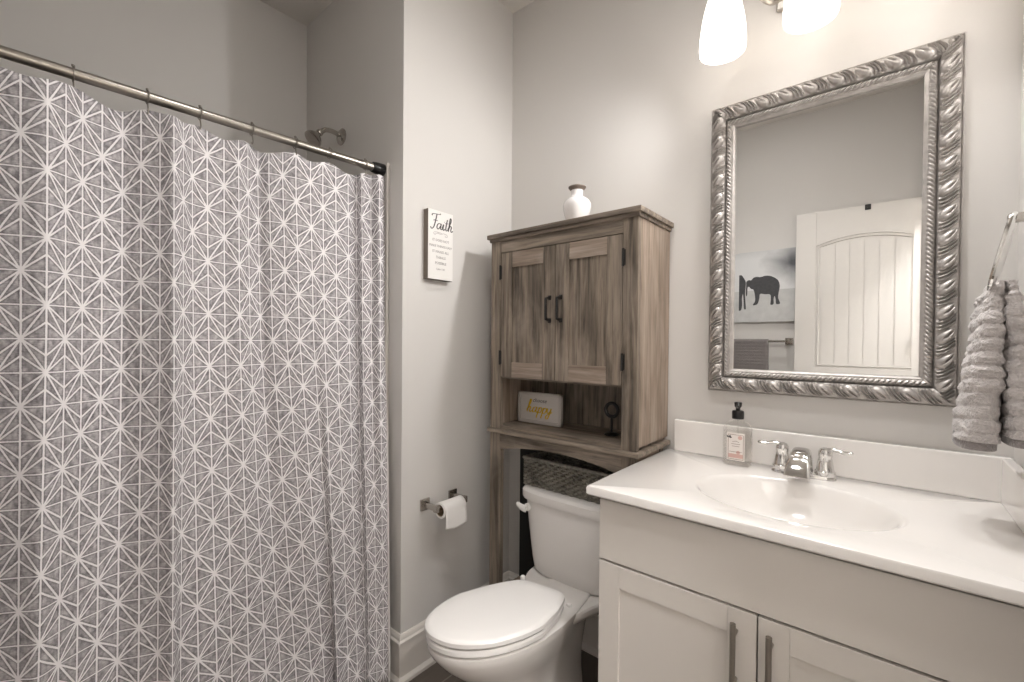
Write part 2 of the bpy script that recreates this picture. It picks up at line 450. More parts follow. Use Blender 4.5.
def catmull(pts, sub=6, closed=False):
    pts = [Vector(p) for p in pts]; n = len(pts); out = []
    rng = range(n if closed else n - 1)
    for i in rng:
        if closed: p0, p1, p2, p3 = pts[(i - 1) % n], pts[i], pts[(i + 1) % n], pts[(i + 2) % n]
        else: p0, p1, p2, p3 = pts[max(i - 1, 0)], pts[i], pts[i + 1], pts[min(i + 2, n - 1)]
        for k in range(sub):
            t = k / sub
            out.append(0.5 * ((2 * p1) + (-p0 + p2) * t + (2 * p0 - 5 * p1 + 4 * p2 - p3) * t * t + (-p0 + 3 * p1 - 3 * p2 + p3) * t ** 3))
    if not closed: out.append(pts[-1])
    return out

def superell(cx, cy, z, a, b, n=4.0, k=40):
    out = []
    for i in range(k):
        t = 2 * PI * i / k; c, s = math.cos(t), math.sin(t)
        out.append((cx + a * math.copysign(abs(c) ** (2 / n), c), cy + b * math.copysign(abs(s) ** (2 / n), s), z))
    return out

# ---- hand lettering: strokes in letter units (x-height 1)
LET = {
 'F': ([[(0.0, 2.05), (0.15, 2.35), (0.8, 2.45), (1.6, 2.5), (1.8, 2.65)], [(1.0, 2.42), (0.85, 1.3), (0.6, 0.25), (0.2, -0.15), (-0.1, 0.15)], [(0.4, 1.3), (0.85, 1.42), (1.3, 1.35)]], 1.12),
 'a': ([[(0.95, 0.85), (0.7, 1.0), (0.3, 0.8), (0.15, 0.3), (0.38, 0.0), (0.72, 0.25), (0.98, 0.75), (1.02, 1.0)], [(1.02, 1.0), (0.95, 0.3), (1.1, 0.02), (1.4, 0.25)]], 1.3),
 'i': ([[(0.0, 0.3), (0.25, 1.0), (0.18, 0.3), (0.35, 0.0), (0.62, 0.25)], [(0.36, 1.4), (0.42, 1.46)]], 0.6),
 't': ([[(0.38, 1.95), (0.2, 0.5), (0.35, 0.02), (0.68, 0.25)], [(-0.05, 1.25), (0.7, 1.32)]], 0.68),
 'h': ([[(0.0, 0.3), (0.5, 1.6), (0.52, 2.2), (0.32, 2.25), (0.22, 1.2), (0.15, 0.0)], [(0.18, 0.5), (0.5, 0.98), (0.76, 0.8), (0.66, 0.3), (0.84, 0.0), (1.15, 0.25)]], 1.15),
 'p': ([[(0.25, 1.0), (0.15, 0.2), (0.05, -0.95)], [(0.18, 0.6), (0.52, 1.0), (0.86, 0.75), (0.74, 0.2), (0.42, 0.0), (0.18, 0.2)]], 1.0),
 'y': ([[(0.1, 1.0), (0.1, 0.4), (0.34, 0.08), (0.68, 0.4), (0.86, 1.0)], [(0.86, 1.0), (0.76, 0.0), (0.5, -0.85), (0.1, -0.8), (0.2, -0.3), (1.2, 0.35)]], 1.0),
}
def strokes(mb, polys, org, ux, uy, nr, width, lift=0.0006, sub=6, taper=True):
    org, ux, uy, nr = Vector(org), Vector(ux), Vector(uy), Vector(nr).normalized()
    for poly in polys:
        P = catmull([(a, b, 0) for a, b in poly], sub)
        W = [org + ux * p.x + uy * p.y + nr * lift for p in P]
        L, R = [], []
        for i, p in enumerate(W):
            t = (W[min(i + 1, len(W) - 1)] - W[max(i - 1, 0)])
            s_ = nr.cross(t).normalized()
            dwn = abs(t.normalized().dot(uy.normalized())) if taper else 1
            h = width * (0.35 + 0.65 * dwn) / 2
            L.append(p + s_ * h); R.append(p - s_ * h)
        mb.grid([L, R])
        vs_ = [[q + nr * -0.0004 for q in L], [q + nr * -0.0004 for q in R]]
        mb.grid(vs_)
def word(mb, txt, org, ux, uy, nr, width, slant=0.0):
    x = 0
    for ch in txt:
        st, adv = LET[ch]
        strokes(mb, [[(a + x + b * slant, b) for a, b in s_] for s_ in st], org, ux, uy, nr, width)
        x += adv
    return x
def textmesh(txt, size, M_, shear=0.0, align='CENTER'):
    cu = bpy.data.curves.new('txt', 'FONT'); cu.body = txt; cu.size = size; cu.align_x = align; cu.shear = shear; cu.extrude = 0.0003
    cu.resolution_u = 2
    o = bpy.data.objects.new('txt', cu); COL.objects.link(o)
    dg = bpy.context.evaluated_depsgraph_get(); me = bpy.data.meshes.new_from_object(o.evaluated_get(dg))
    bpy.data.objects.remove(o); bm = bmesh.new(); bm.from_mesh(me); bpy.data.meshes.remove(me)
    bmesh.ops.transform(bm, matrix=M_, verts=bm.verts)
    return bm
def joinbm(dst, src):
    me = bpy.data.meshes.new('tmp'); src.to_mesh(me); src.free(); dst.from_mesh(me); bpy.data.meshes.remove(me)

# ------------------------------------------------------------------ the room
T = 0.1
DOORY0, DOORY1, DOORZ = -1.70, -0.93, 2.06
XH = 2.9
struct('floor', MB().box(XT - T, XH + T, YTE - T, 0.1, -0.08, 0), FLOORM)
struct('ceiling', MB().box(-T, XH + T, YTE - T, 0.1, CEILZ, CEILZ + 0.08).box(XT - T, 0.0, YTE - T, YA, 2.692, CEILZ + 0.08), CEILM)
struct('wall_back', MB().box(-T, XR + T, 0, T, 0, CEILZ), WALL)
struct('wall_left', MB().box(-T, 0, YA, 0, 0, CEILZ, bev=0.0), WALL)
struct('wall_alcove_back', MB().box(XT - T, -T, YA, YA + T, 0, CEILZ), WALL)
struct('wall_alcove_left', MB().box(XT - T, XT, YTE - T, YA, 0, CEILZ), WALL)
struct('wall_alcove_front', MB().box(XT, 0, YTE - T, YTE, 0, CEILZ), WALL)
struct('wall_front', MB().box(0, XR + T, YF - T, YF, 0, CEILZ).box(-0.0, T, YTE - T, YF - T, 0, CEILZ), WALL)
struct('wall_right', MB().box(XR, XR + T, DOORY1, 0, 0, CEILZ).box(XR, XR + T, YF, DOORY0, 0, CEILZ).box(XR, XR + T, DOORY0, DOORY1, DOORZ, CEILZ), WALL)
struct('wall_hall', MB().box(XH, XH + T, YTE - T, 0.1, 0, CEILZ).box(XR + T, XH, YTE - T, YTE, 0, CEILZ).box(XR + T, XH, 0, 0.1, 0, CEILZ), WALL)
cas = MB()
for xa, xb in ((XR - 0.014, XR), (XR + T, XR + T + 0.014)):
    cas.box(xa, xb, DOORY1, DOORY1 + 0.07, 0, DOORZ + 0.07, bev=0.004).box(xa, xb, DOORY0 - 0.07, DOORY0, 0, DOORZ + 0.07, bev=0.004).box(xa, xb, DOORY0, DOORY1, DOORZ, DOORZ + 0.07, bev=0.004)
struct('trim_1', cas, TRIM, smooth=True)

def baseprof(h=0.172):
    # (out from the wall, height)
    return [(0, 0), (0.026, 0), (0.026, 0.012), (0.02, 0.020), (0.015, 0.024), (0.015, 0.139), (0.019, 0.142), (0.019, 0.150), (0.013, 0.156), (0.012, 0.164), (0.005, h), (0, h)]
def baserun(mb, path, side):
    """path: list of 2-D points along the wall face; side: room-side normals at each point (mitred)"""
    rows = []
    for (x, y), (nx, ny) in zip(path, side):
        rows.append([(x + nx * o, y + ny * o, z) for o, z in baseprof()])
    mb.grid(rows); 
    return mb
struct('baseboard_left', baserun(MB(), [(-0.10, YA), (0, YA), (0, 0)], [(0, -1), (1, -1), (1, -1)]), TRIM, smooth=True)
struct('baseboard_back', baserun(MB(), [(0, 0), (0.77, 0)], [(1, -1), (0, -1)]), TRIM, smooth=True)
struct('baseboard_front', baserun(MB(), [(XR, YF), (0, YF)], [(0, 1), (0, 1)]), TRIM, smooth=True)

# ---- the open door flat before the front wall (seen in the mirror)
DY = -1.713
dx0, dx1 = 0.886, 1.562
d = MB().box(dx0, dx1, DY - 0.035, DY - 0.008, 0.012, 2.04)
px0, px1 = 0.992, 1.456
def arch(x, z0=1.835, rise=0.045):
    t = (x - (px0 + px1) / 2) / ((px1 - px0) / 2); return z0 + rise * (1 - t * t)
# stiles, rails, arched top rail
d.box(dx0, px0, DY - 0.012, DY, 0.012, 2.04, bev=0.003).box(px1, dx1, DY - 0.012, DY, 0.012, 2.04, bev=0.003)
d.box(px0 - 0.002, px1 + 0.002, DY - 0.012, DY, 0.93, 1.10, bev=0.003).box(px0 - 0.002, px1 + 0.002, DY - 0.012, DY, 0.012, 0.24, bev=0.003)
N = 24
xs = [px0 + (px1 - px0) * i / N for i in range(N + 1)]
d.prism([(x, DY - 0.012, arch(x)) for x in xs] + [(px1, DY - 0.012, 2.04), (px0, DY - 0.012, 2.04)], (0, 0.012, 0))
for zlo, top in ((1.118, True), (0.258, False)):
    n = 6; a0, a1 = px0 + 0.03, px1 - 0.03
    # moulding round the panel
    zt = (lambda x: arch(x) - 0.022) if top else (lambda x: 0.912)
    loop = [(px0 + 0.014, DY - 0.006, zlo - 0.005)] + [(x0_, DY - 0.006, zt(x0_) + 0.009) for x0_ in [px0 + 0.014 + (px1 - px0 - 0.028) * i / 20 for i in range(21)]] + [(px1 - 0.014, DY - 0.006, zlo - 0.005)]
    d.tube(loop, 0.006, n=6, closed=True)
    for i in range(n):
        xa, xb = a0 + (a1 - a0) * i / n + 0.002, a0 + (a1 - a0) * (i + 1) / n - 0.002
        xs2 = [xa + (xb - xa) * k / 4 for k in range(5)]
        d.prism([(xa, DY - 0.014, zlo)] + [(x, DY - 0.014, zt(x)) for x in xs2] + [(xb, DY - 0.014, zlo)], (0, 0.010, 0))
door = struct('door_1', d, DOORM, smooth=True)
obj('door_hook', MB().box(1.222, 1.25, DY - 0.012, DY + 0.004, 2.012, 2.043, bev=0.002).tube([(1.236, DY + 0.003, 2.02), (1.236, DY + 0.012, 2.012), (1.236, DY + 0.016, 2.022)], 0.004, n=8), BLACK, door)
obj('door_crescent', MB().tube(catmull([(1.448, DY, 1.305), (1.45, DY + 0.012, 1.295), (1.452, DY + 0.016, 1.268), (1.45, DY + 0.012, 1.241), (1.448, DY, 1.231)], 5), 0.005, n=8), BLACK, door)  # dark crescent for a leftover of the camera's reflection, not a real pull
hg = MB()
for z in (0.25, 1.05, 1.82): hg.tube([(dx1 + 0.003, DY + 0.003, z - 0.045), (dx1 + 0.003, DY + 0.003, z + 0.045)], 0.005, n=8)
obj('door_hinge', hg, NICKEL, door)
DLX, DLY = 0.85, -1.0
dlt = thing('ceiling_fill_light', 'unseen fill light added on the ceiling over the bathroom floor', 'fill light', (DLX, DLY, CEILZ))  # unseen light, added to brighten the lower part of the room
obj('trim_ring', MB().lathe([(0.13, -0.004), (0.148, -0.016), (0.15, 0.0), (0.13, 0.0)], (DLX, DLY, CEILZ), close=False), TRIM, dlt)
obj('lens', MB().lathe([(0.002, -0.016), (0.10, -0.015), (0.132, -0.010), (0.132, -0.001), (0.002, -0.001)], (DLX, DLY, CEILZ)), CEILFILLM, dlt)
ld = bpy.data.lights.new('added_fill_beam', 'SPOT'); ld.energy = DOWN_FILL; ld.color = (1, 0.985, 0.965); ld.spot_size = math.radians(118); ld.spot_blend = 0.7; ld.shadow_soft_size = 0.05  # added fill beam that spares the upper walls
lo_ = bpy.data.objects.new('added_fill_beam', ld); COL.objects.link(lo_); lo_.parent = dlt; lo_.location = (0, 0, -0.03)
hl = thing('hall_fill_lamp', 'unseen fill lamp added in the hallway outside the door', 'fill lamp', (2.2, -1.3, CEILZ))  # unseen lamp, added to send fill light through the doorway
obj('base_ring', MB().lathe([(0.19, -0.02), (0.19, 0.0), (0.02, 0.0)], (2.2, -1.3, CEILZ)), NICKEL, hl)
obj('diffuser', MB().lathe([(0.002, -0.085), (0.08, -0.08), (0.15, -0.06), (0.178, -0.03), (0.182, -0.018), (0.02, -0.018)], (2.2, -1.3, CEILZ)), HALLFILLM, hl)

# ------------------------------------------------------------------ shower alcove: surround, tub, shower head, rod, rings, curtain
SX = -0.078
su = thing('tub_surround', 'white moulded tub surround with raised edge on alcove walls', 'tub surround', (-0.45, -1.37, 0.43))
obj('end_panel', MB().box(XT + 0.012, SX, YA - 0.010, YA - 0.001, 0.43, 1.892, bev=0.003).box(SX - 0.016, SX, YA - 0.013, YA - 0.001, 0.43, 1.894, bev=0.004), TRIM, su)
obj('long_panel', MB().box(XT + 0.001, XT + 0.009, YTE + 0.012, YA - 0.012, 0.43, 1.892, bev=0.003), TRIM, su)
obj('far_panel', MB().box(XT + 0.012, SX, YTE + 0.001, YTE + 0.010, 0.43, 1.892, bev=0.003), TRIM, su)
tb = thing('bathtub', 'white alcove bathtub behind the patterned shower curtain', 'bathtub', (-0.48, -1.37, 0))
tx0, tx1, ty0, ty1 = XT + 0.01, -0.17, YTE + 0.01, YA - 0.014
tcx, tcy = (tx0 + tx1) / 2, (ty0 + ty1) / 2; ta, tbb = (tx1 - tx0) / 2, (ty1 - ty0) / 2
body = MB().loft([superell(tcx, tcy, z, a, b, n) for z, a, b, n in ((0.0, ta - 0.01, tbb, 16), (0.38, ta - 0.01, tbb, 16), (0.40, ta, tbb, 16), (0.42, ta, tbb, 16), (0.425, ta - 0.01, tbb - 0.01, 14),
      (0.425, ta - 0.07, tbb - 0.08, 4), (0.41, ta - 0.085, tbb - 0.095, 4), (0.2, ta - 0.11, tbb - 0.16, 4), (0.09, ta - 0.14, tbb - 0.22, 4), (0.075, ta - 0.2, tbb - 0.3, 3))])
obj('tub_shell', body, PORC, tb)
obj('drain', MB().lathe([(0.03, 0.0), (0.03, 0.005), (0.02, 0.007), (0.001, 0.006)], (tcx, ty1 - 0.38, 0.075)), CHROME, tb)

sh = thing('overhead_shower', 'curved brushed metal shower head and arm above the curtain rod', 'shower head', (-0.425, YA, 2.09))
obj('escutcheon', MB().lathe([(0.034, 0.0), (0.034, 0.004), (0.024, 0.012), (0.013, 0.016), (0.011, 0.016)], (-0.425, YA, 2.09), (0, -1, 0)), DNICKEL, sh)
armp = catmull([(-0.425, YA, 2.09), (-0.425, YA - 0.035, 2.098), (-0.425, YA - 0.07, 2.094), (-0.425, YA - 0.095, 2.075)], 8)
obj('shower_arm', MB().tube(armp, 0.0095, n=14), DNICKEL, sh)
hd = Vector((0, -0.62, -0.78)).normalized(); h0 = Vector((-0.425, YA - 0.091, 2.08))
obj('spray_head', MB().lathe([(0.010, 0.0), (0.013, 0.003), (0.014, 0.01), (0.012, 0.016), (0.017, 0.024), (0.028, 0.038), (0.034, 0.048), (0.035, 0.055), (0.031, 0.058), (0.001, 0.057)], h0, hd), DNICKEL, sh)

RX = -0.105
def rodz(y): return 1.842 + (y + 1.55) * 0.0305
rd = thing('curtain_rod', 'long brushed metal shower curtain rod across the tub alcove', 'curtain rod', (RX, YA, rodz(YA)))
obj('rod_tube', MB().tube([(RX, YTE + 0.012, rodz(YTE)), (RX, -1.5, rodz(-1.5)), (RX, YA - 0.05, rodz(YA - 0.05))], 0.0125, n=20), NICKEL, rd)
obj('end_sleeve', MB().lathe([(0.012, 0.0), (0.0145, 0.0), (0.0145, 0.045), (0.012, 0.047)], (RX, YA - 0.104, rodz(YA - 0.104)), (0, 1, 0.03), n=20), NICKEL, rd)
obj('end_cap', MB().lathe([(0.013, 0), (0.018, 0.002), (0.021, 0.016), (0.023, 0.044), (0.023, 0.046)], (RX, YA - 0.0605, rodz(YA - 0.06)), (0, 1, 0.0), n=20), BLACKP, rd)

# curtain: one sheet, 29+ columns of stars; plan follows the folds
MID =  [(-0.121, -1.5942), (-0.101, -1.559), (-0.081, -1.5242), (-0.062, -1.4874), (-0.083, -1.4571), (-0.104, -1.4271), (-0.12, -1.3911), (-0.133, -1.3516), (-0.11, -1.318), (-0.088, -1.2838), (-0.058, -1.2612), (-0.083, -1.2361), (-0.105, -1.2084), (-0.115, -1.1694), (-0.121, -1.1269), (-0.112, -1.091), (-0.13, -1.0578), (-0.147, -1.0221), (-0.125, -0.9956), (-0.112, -0.9588), (-0.099, -0.924), (-0.099, -0.8786), (-0.091, -0.8454), (-0.099, -0.7971), (-0.108, -0.7488), (-0.125, -0.7067), (-0.092, -0.7044), (-0.092, -0.669), (-0.062, -0.6525), (-0.085, -0.612)]
BOT =  [(-0.126, -1.597), (-0.107, -1.5615), (-0.085, -1.5314), (-0.061, -1.5038), (-0.082, -1.4719), (-0.102, -1.4393), (-0.118, -1.4029), (-0.131, -1.3625), (-0.111, -1.3237), (-0.09, -1.289), (-0.062, -1.2641), (-0.09, -1.2405), (-0.102, -1.1979), (-0.111, -1.1522), (-0.122, -1.1107), (-0.117, -1.0683), (-0.126, -1.0215), (-0.139, -0.9778), (-0.125, -0.9384), (-0.112, -0.8957), (-0.103, -0.8584), (-0.109, -0.815), (-0.077, -0.8159), (-0.089, -0.7691), (-0.085, -0.735), (-0.088, -0.70), (-0.06, -0.70), (-0.05, -0.675), (-0.035, -0.655), (-0.03, -0.635)]
ext = [(-0.125, -1.86), (-0.095, -1.825), (-0.075, -1.79), (-0.1, -1.757), (-0.122, -1.725), (-0.128, -1.69), (-0.122, -1.66), (-0.118, -1.627)]
NE = len(ext)
MIDP = ext + MID; BOTP = ext + BOT
RINGY = [-1.813, -1.69, -1.57, -1.44, -1.305, -1.192, -1.062, -0.936, -0.822, -0.690]
SUB = 6
def plan(P): return catmull([(a, b, 0) for a, b in P], SUB)
PM, PB = plan(MIDP), plan(BOTP)
npc = len(PM)
def hemz(y):
    # hooks lift the hem, it sags between them
    rs = sorted(RINGY)
    lo = max([r for r in rs if r <= y], default=rs[0]); hi = min([r for r in rs if r >= y], default=rs[-1])
    t = 0.5 if False else ((y - lo) / (hi - lo) if hi > lo else 0)
    return rodz(y) - 0.034 - 0.014 * math.sin(PI * t) ** 2
cb = bmesh.new(); uvl = cb.loops.layers.uv.new('UVMap')
ZB = 0.005; NR = 60; Z0 = 1.234
grid = []
for j in range(NR + 1):
    t = j / NR; row = []
    for i in range(npc):
        top = hemz(PM[i].y); z = top + (ZB - top) * t
        if z >= 1.25:
            k = (1.25 - z) / (1.25 - 0.4) * 0.35
        else:
            k = (1.25 - z) / (1.25 - 0.4)
        k = max(-0.2, min(1.35, k))
        p = PM[i].lerp(PB[i], k)
        if z > 1.5:       # near the hem the folds are shallower
            f = (z - 1.5) / 0.35; p.x = p.x + (RX - p.x) * 0.08 * f
        p.x += 0.003 * mnoise.noise(Vector((i * 0.07, z * 3.0, 5.0)))
        p.y = min(p.y, YA - 0.019 if p.x < -0.07 else YA - 0.006)
        row.append((cb.verts.new((p.x, p.y, z)), (i / SUB - NE - 2, (z - Z0) / 0.0735)))
    grid.append(row)
for A, B in zip(grid, grid[1:]):
    for i in range(npc - 1):
        q = (A[i], A[i + 1], B[i + 1], B[i]); f = cb.faces.new([v for v, _ in q])
        for lp, (_, uvc) in zip(f.loops, q): lp[uvl].uv = uvc
cu = thing('shower_curtain', 'floor-length grey shower curtain printed with white star lattice', 'shower curtain', (RX, -1.2, ZB))
sheet = obj('curtain_panel', cb, CURTAIN, cu, angle=180)
so = sheet.modifiers.new('thick', 'SOLIDIFY'); so.thickness = 0.0012; so.offset = 0
hem = MB()
edge = [grid_ for grid_ in []]
def cpos(i, z):
    k = (1.25 - z) / 0.85 * (0.35 if z >= 1.25 else 1); k = max(-0.2, min(1.35, k)); return PM[i].lerp(PB[i], k)
ep = []
for k in range(41):
    z = 0.01 + 1.81 * k / 40; q = cpos(npc - 1, z); ep.append((q.x + 0.001, min(q.y, YA - 0.019), z))
obj('side_hem', MB().tube(ep, 0.0035, n=8), simple('hem_thread', (226, 220, 218), 0.9, var=0.08, scale=120), cu)

def ringat(y):
    z = rodz(y)
    t = thing('curtain_ring', 'x', 'curtain ring', (RX, y, z), 'hooks along the curtain rod')
    loop = [(RX + 0.0165 * math.cos(a), y, z + 0.0165 * math.sin(a)) for a in [2 * PI * k / 20 for k in range(20)]]
    obj('loop', MB().tube(loop, 0.0018, n=6, closed=True), NICKEL, t)
    hk = catmull([(RX, y, z - 0.0165), (RX + 0.004, y, z - 0.024), (RX + 0.008, y, z - 0.036), (RX + 0.003, y, z - 0.043), (RX - 0.003, y, z - 0.038)], 5)
    obj('hook', MB().tube(hk, 0.0018, n=6), NICKEL, t)
    obj('bead', MB().lathe([(0.001, 0.0), (0.0035, 0.0015), (0.0035, 0.0055), (0.001, 0.007)], (RX, y, z + 0.0155), n=10), NICKEL, t)
    return t
ords = ['nearest the camera, outside the frame', 'second from the near end', 'third from the near end', 'first in full view at the left of the photo', 'second from the left of the photo', 'third from the left of the photo',
        'fourth from the left of the photo', 'just left of the shower head', 'directly below the shower head', 'last before the black rod end at the wall']
vis = [(y, s) for y, s in zip(RINGY, ords)][3:]
r_first = None
for y, s in vis:
    lb = 'metal curtain ring on the rod, ' + s
    if r_first is None:
        r_first = ringat(y); r_first['label'] = lb
    else:
        dup(r_first, (RX, y, rodz(y)), lb)

# ------------------------------------------------------------------ wall sign
sy0, sy1, sz0, sz1, sth = -0.509, -0.386, 1.471, 1.732, 0.028
sg = thing('wall_sign', 'white wooden sign reading Faith on the wall beside the curtain', 'sign', (0, (sy0 + sy1) / 2, sz0))
obj('board', MB().box(0.001, sth - 0.002, sy0, sy1, sz0, sz1, bev=0.001), SIGNG, sg)
obj('face', MB().box(sth - 0.002, sth, sy0 + 0.0005, sy1 - 0.0005, sz0 + 0.0005, sz1 - 0.0005, bev=0.0008), SIGNW, sg)
wb = MB(); us = 0.0225
wl = word(wb, 'Faith', (sth, sy0 + 0.012, 1.662), (0, us, 0), (0, 0, us), (1, 0, 0), 0.0052, slant=0.12)
obj('word_faith', wb, INK, sg, smooth=False)['label'] = 'grey script word Faith'
fl = MB()
strokes(fl, [[(0, 0), (0.5, -0.35), (1.2, 0.05), (2.2, -0.05), (3.2, 0.25), (4.1, 0.1), (4.4, -0.3), (3.8, -0.45), (3.6, -0.1)], [(0.2, 0.15), (1.2, 0.3), (2.6, 0.2)]], (sth, sy0 + 0.024, 1.645), (0, 0.016, 0), (0, 0, 0.016), (1, 0, 0), 0.0016, taper=False)
obj('flourish', fl, INKL, sg, smooth=False)
tx = bmesh.new()
RX90 = Matrix(((0, 0, 1), (1, 0, 0), (0, 1, 0))).to_4x4()   # text x -> +y, text y -> +z, faces +x
for k, (s_, sz_) in enumerate((('IT DOES NOT', 0.0135), ('MAKE THINGS EASY', 0.0125), ('IT MAKES ALL', 0.0135), ('THINGS', 0.0135), ('POSSIBLE', 0.0135), ('Luke 1:37', 0.0105))):
    M_ = Matrix.Translation((sth + 0.0004, (sy0 + sy1) / 2, 1.615 - k * 0.0215)) @ RX90
    joinbm(tx, textmesh(s_, sz_, M_))
obj('verse', tx, INKL, sg, smooth=False)

# ------------------------------------------------------------------ toilet paper holder and roll
def tpost(mb, y, z):
    mb.box(0.0005, 0.008, y - 0.022, y + 0.022, z - 0.022, z + 0.022, bev=0.003)
    mb.box(0.006, 0.072, y - 0.0085, y + 0.0085, z - 0.010, z + 0.010, bev=0.003)
    mb.box(0.062, 0.082, y - 0.0095, y + 0.0095, z - 0.014, z + 0.012, bev=0.003)
tz = 0.618
th = thing('toilet_paper_holder', 'square chrome two-post toilet paper holder on the left wall', 'toilet paper holder', (0, -0.43, tz))
for y in (-0.498, -0.357):
    a = MB(); tpost(a, y, tz); obj('post', a, DNICKEL, th)
obj('roller', MB().tube([(0.072, -0.492, tz - 0.002), (0.072, -0.363, tz - 0.002)], 0.0085, n=16), CHROME, th)
tp = thing('toilet_paper_roll', 'nearly used white toilet paper roll on the chrome holder', 'toilet paper', (0.072, -0.43, tz - 0.04))
ra = MB(); y0_, y1_ = -0.482, -0.374; cz = tz - 0.012
n = 36
def ringpts(r, y): return [(0.072 + r * math.cos(2 * PI * k / n), y, cz + r * math.sin(2 * PI * k / n)) for k in range(n)]
ra.loft([ringpts(0.0215, y0_), ringpts(0.029, y0_), ringpts(0.0295, y0_ + 0.001), ringpts(0.0295, y1_ - 0.001), ringpts(0.029, y1_), ringpts(0.0215, y1_)], caps=False)
obj('paper', ra, PAPER, tp)
obj('cardboard_core', MB().loft([ringpts(0.0215, y0_ + 0.0005), ringpts(0.0215, y1_ - 0.0005), ringpts(0.020, y1_ - 0.0005), ringpts(0.020, y0_ + 0.0005), ringpts(0.0215, y0_ + 0.0005)], caps=False), CARDB, tp)
rows = []
for k in range(19):
    t = k / 18
    if t < 0.4: a = PI * 0.62 - t / 0.4 * PI * 0.62; x = 0.072 + 0.0305 * math.cos(a); z = cz + 0.0305 * math.sin(a)
    else: q = (t - 0.4) / 0.6; x = 0.1025 + 0.004 * math.sin(q * 2.5); z = cz - q * 0.062
    rows.append([(x + 0.002 * math.sin(3 * v + 5 * t), y0_ + 0.001 + (y1_ - y0_ - 0.002) * v, z - (0.010 * math.sin(PI * v) if t == 1 else 0.010 * math.sin(PI * v) * max(0, t - 0.7) / 0.3)) for v in [q2 / 10 for q2 in range(11)]])
fm = MB(); fm.grid(rows); fo = obj('loose_sheet', fm, PAPER, tp); so = fo.modifiers.new('t', 'SOLIDIFY'); so.thickness = 0.0008

# ------------------------------------------------------------------ over-the-toilet cabinet
cx0, cx1, cyf = 0.120, 0.742, -0.262
cab = thing('storage_cabinet', 'weathered grey-brown wooden storage cabinet standing over the toilet', 'cabinet', (0.431, -0.13, 0))
obj('crown', MB().box(cx0 - 0.012, cx1 + 0.014, cyf - 0.016, -0.004, 1.642, 1.660, bev=0.003).box(cx0 - 0.004, cx1 + 0.006, cyf - 0.008, -0.004, 1.630, 1.643, bev=0.003), WOODH, cab)
obj('side_panel', MB().box(cx1 - 0.016, cx1, cyf + 0.018, -0.004, 0.905, 1.632, bev=0.001), WOODS, cab)
obj('side_panel', MB().box(cx0, cx0 + 0.016, cyf + 0.018, -0.004, 0.905, 1.632, bev=0.001), WOODS, cab)
obj('back_panel', MB().box(cx0 + 0.014, cx1 - 0.014, -0.012, -0.004, 0.905, 1.632), WOODV, cab)
obj('front_stile', MB().box(cx0, cx0 + 0.051, cyf, cyf + 0.02, 0.893, 1.632, bev=0.0015), WOODV, cab)
obj('front_stile', MB().box(cx1 - 0.052, cx1, cyf, cyf + 0.02, 0.893, 1.632, bev=0.0015), WOODV, cab)
obj('top_rail', MB().box(cx0 + 0.051, cx1 - 0.052, cyf + 0.001, cyf + 0.02, 1.586, 1.632, bev=0.001), WOODH, cab)
obj('middle_shelf', MB().box(cx0 + 0.012, cx1 - 0.012, cyf + 0.012, -0.006, 1.092, 1.104), WOODH, cab)
obj('lower_shelf', MB().box(cx0 - 0.008, cx1 + 0.012, cyf - 0.012, -0.004, 0.877, 0.894, bev=0.004).box(cx0 + 0.01, cx1 - 0.01, cyf + 0.01, -0.006, 0.890, 0.905), WOODH, cab)
dl, dr, dm = 0.174, 0.689, 0.4315
for xa, xb, hside in ((dl, dm - 0.0015, -1), (dm + 0.0015, dr, 1)):
    za, zb = 1.100, 1.583; st = 0.055; yf = cyf - 0.001
    dd_ = obj('door', MB().box(xa + 0.03, xb - 0.03, yf + 0.007, yf + 0.014, za + 0.03, zb - 0.03), WOODV, cab)
    for xx, xy in ((xa, xa + st), (xb - st, xb)):
        obj('stile', MB().box(xx, xy, yf, yf + 0.018, za, zb, bev=0.0015), WOODV, dd_)
    for zz, zy in ((za, za + 0.058), (zb - 0.058, zb)):
        obj('rail', MB().box(xa + st, xb - st, yf + 0.0005, yf + 0.018, zz, zy, bev=0.001), WOODP, dd_)
    hx = dm + 0.024 * hside
    hp = [(hx, yf, 1.315), (hx, yf - 0.02, 1.318), (hx, yf - 0.025, 1.326), (hx, yf - 0.025, 1.384), (hx, yf - 0.02, 1.392), (hx, yf, 1.395)]
    obj('handle', MB().tube(catmull(hp, 4), 0.005, n=10).box(hx - 0.007, hx + 0.007, yf - 0.003, yf, 1.306, 1.322, bev=0.002).box(hx - 0.007, hx + 0.007, yf - 0.003, yf, 1.388, 1.404, bev=0.002), BLACK, dd_)['label'] = 'black bow handle'
    hxx = xa - 0.003 if hside < 0 else xb + 0.003
    for hz in (1.175, 1.508):
        obj('hinge', MB().tube([(hxx, yf - 0.003, hz - 0.028), (hxx, yf - 0.003, hz + 0.028)], 0.0042, n=8).box(hxx - 0.005, hxx + 0.007, yf - 0.0015, yf + 0.002, hz - 0.025, hz + 0.025), BLACK, dd_)
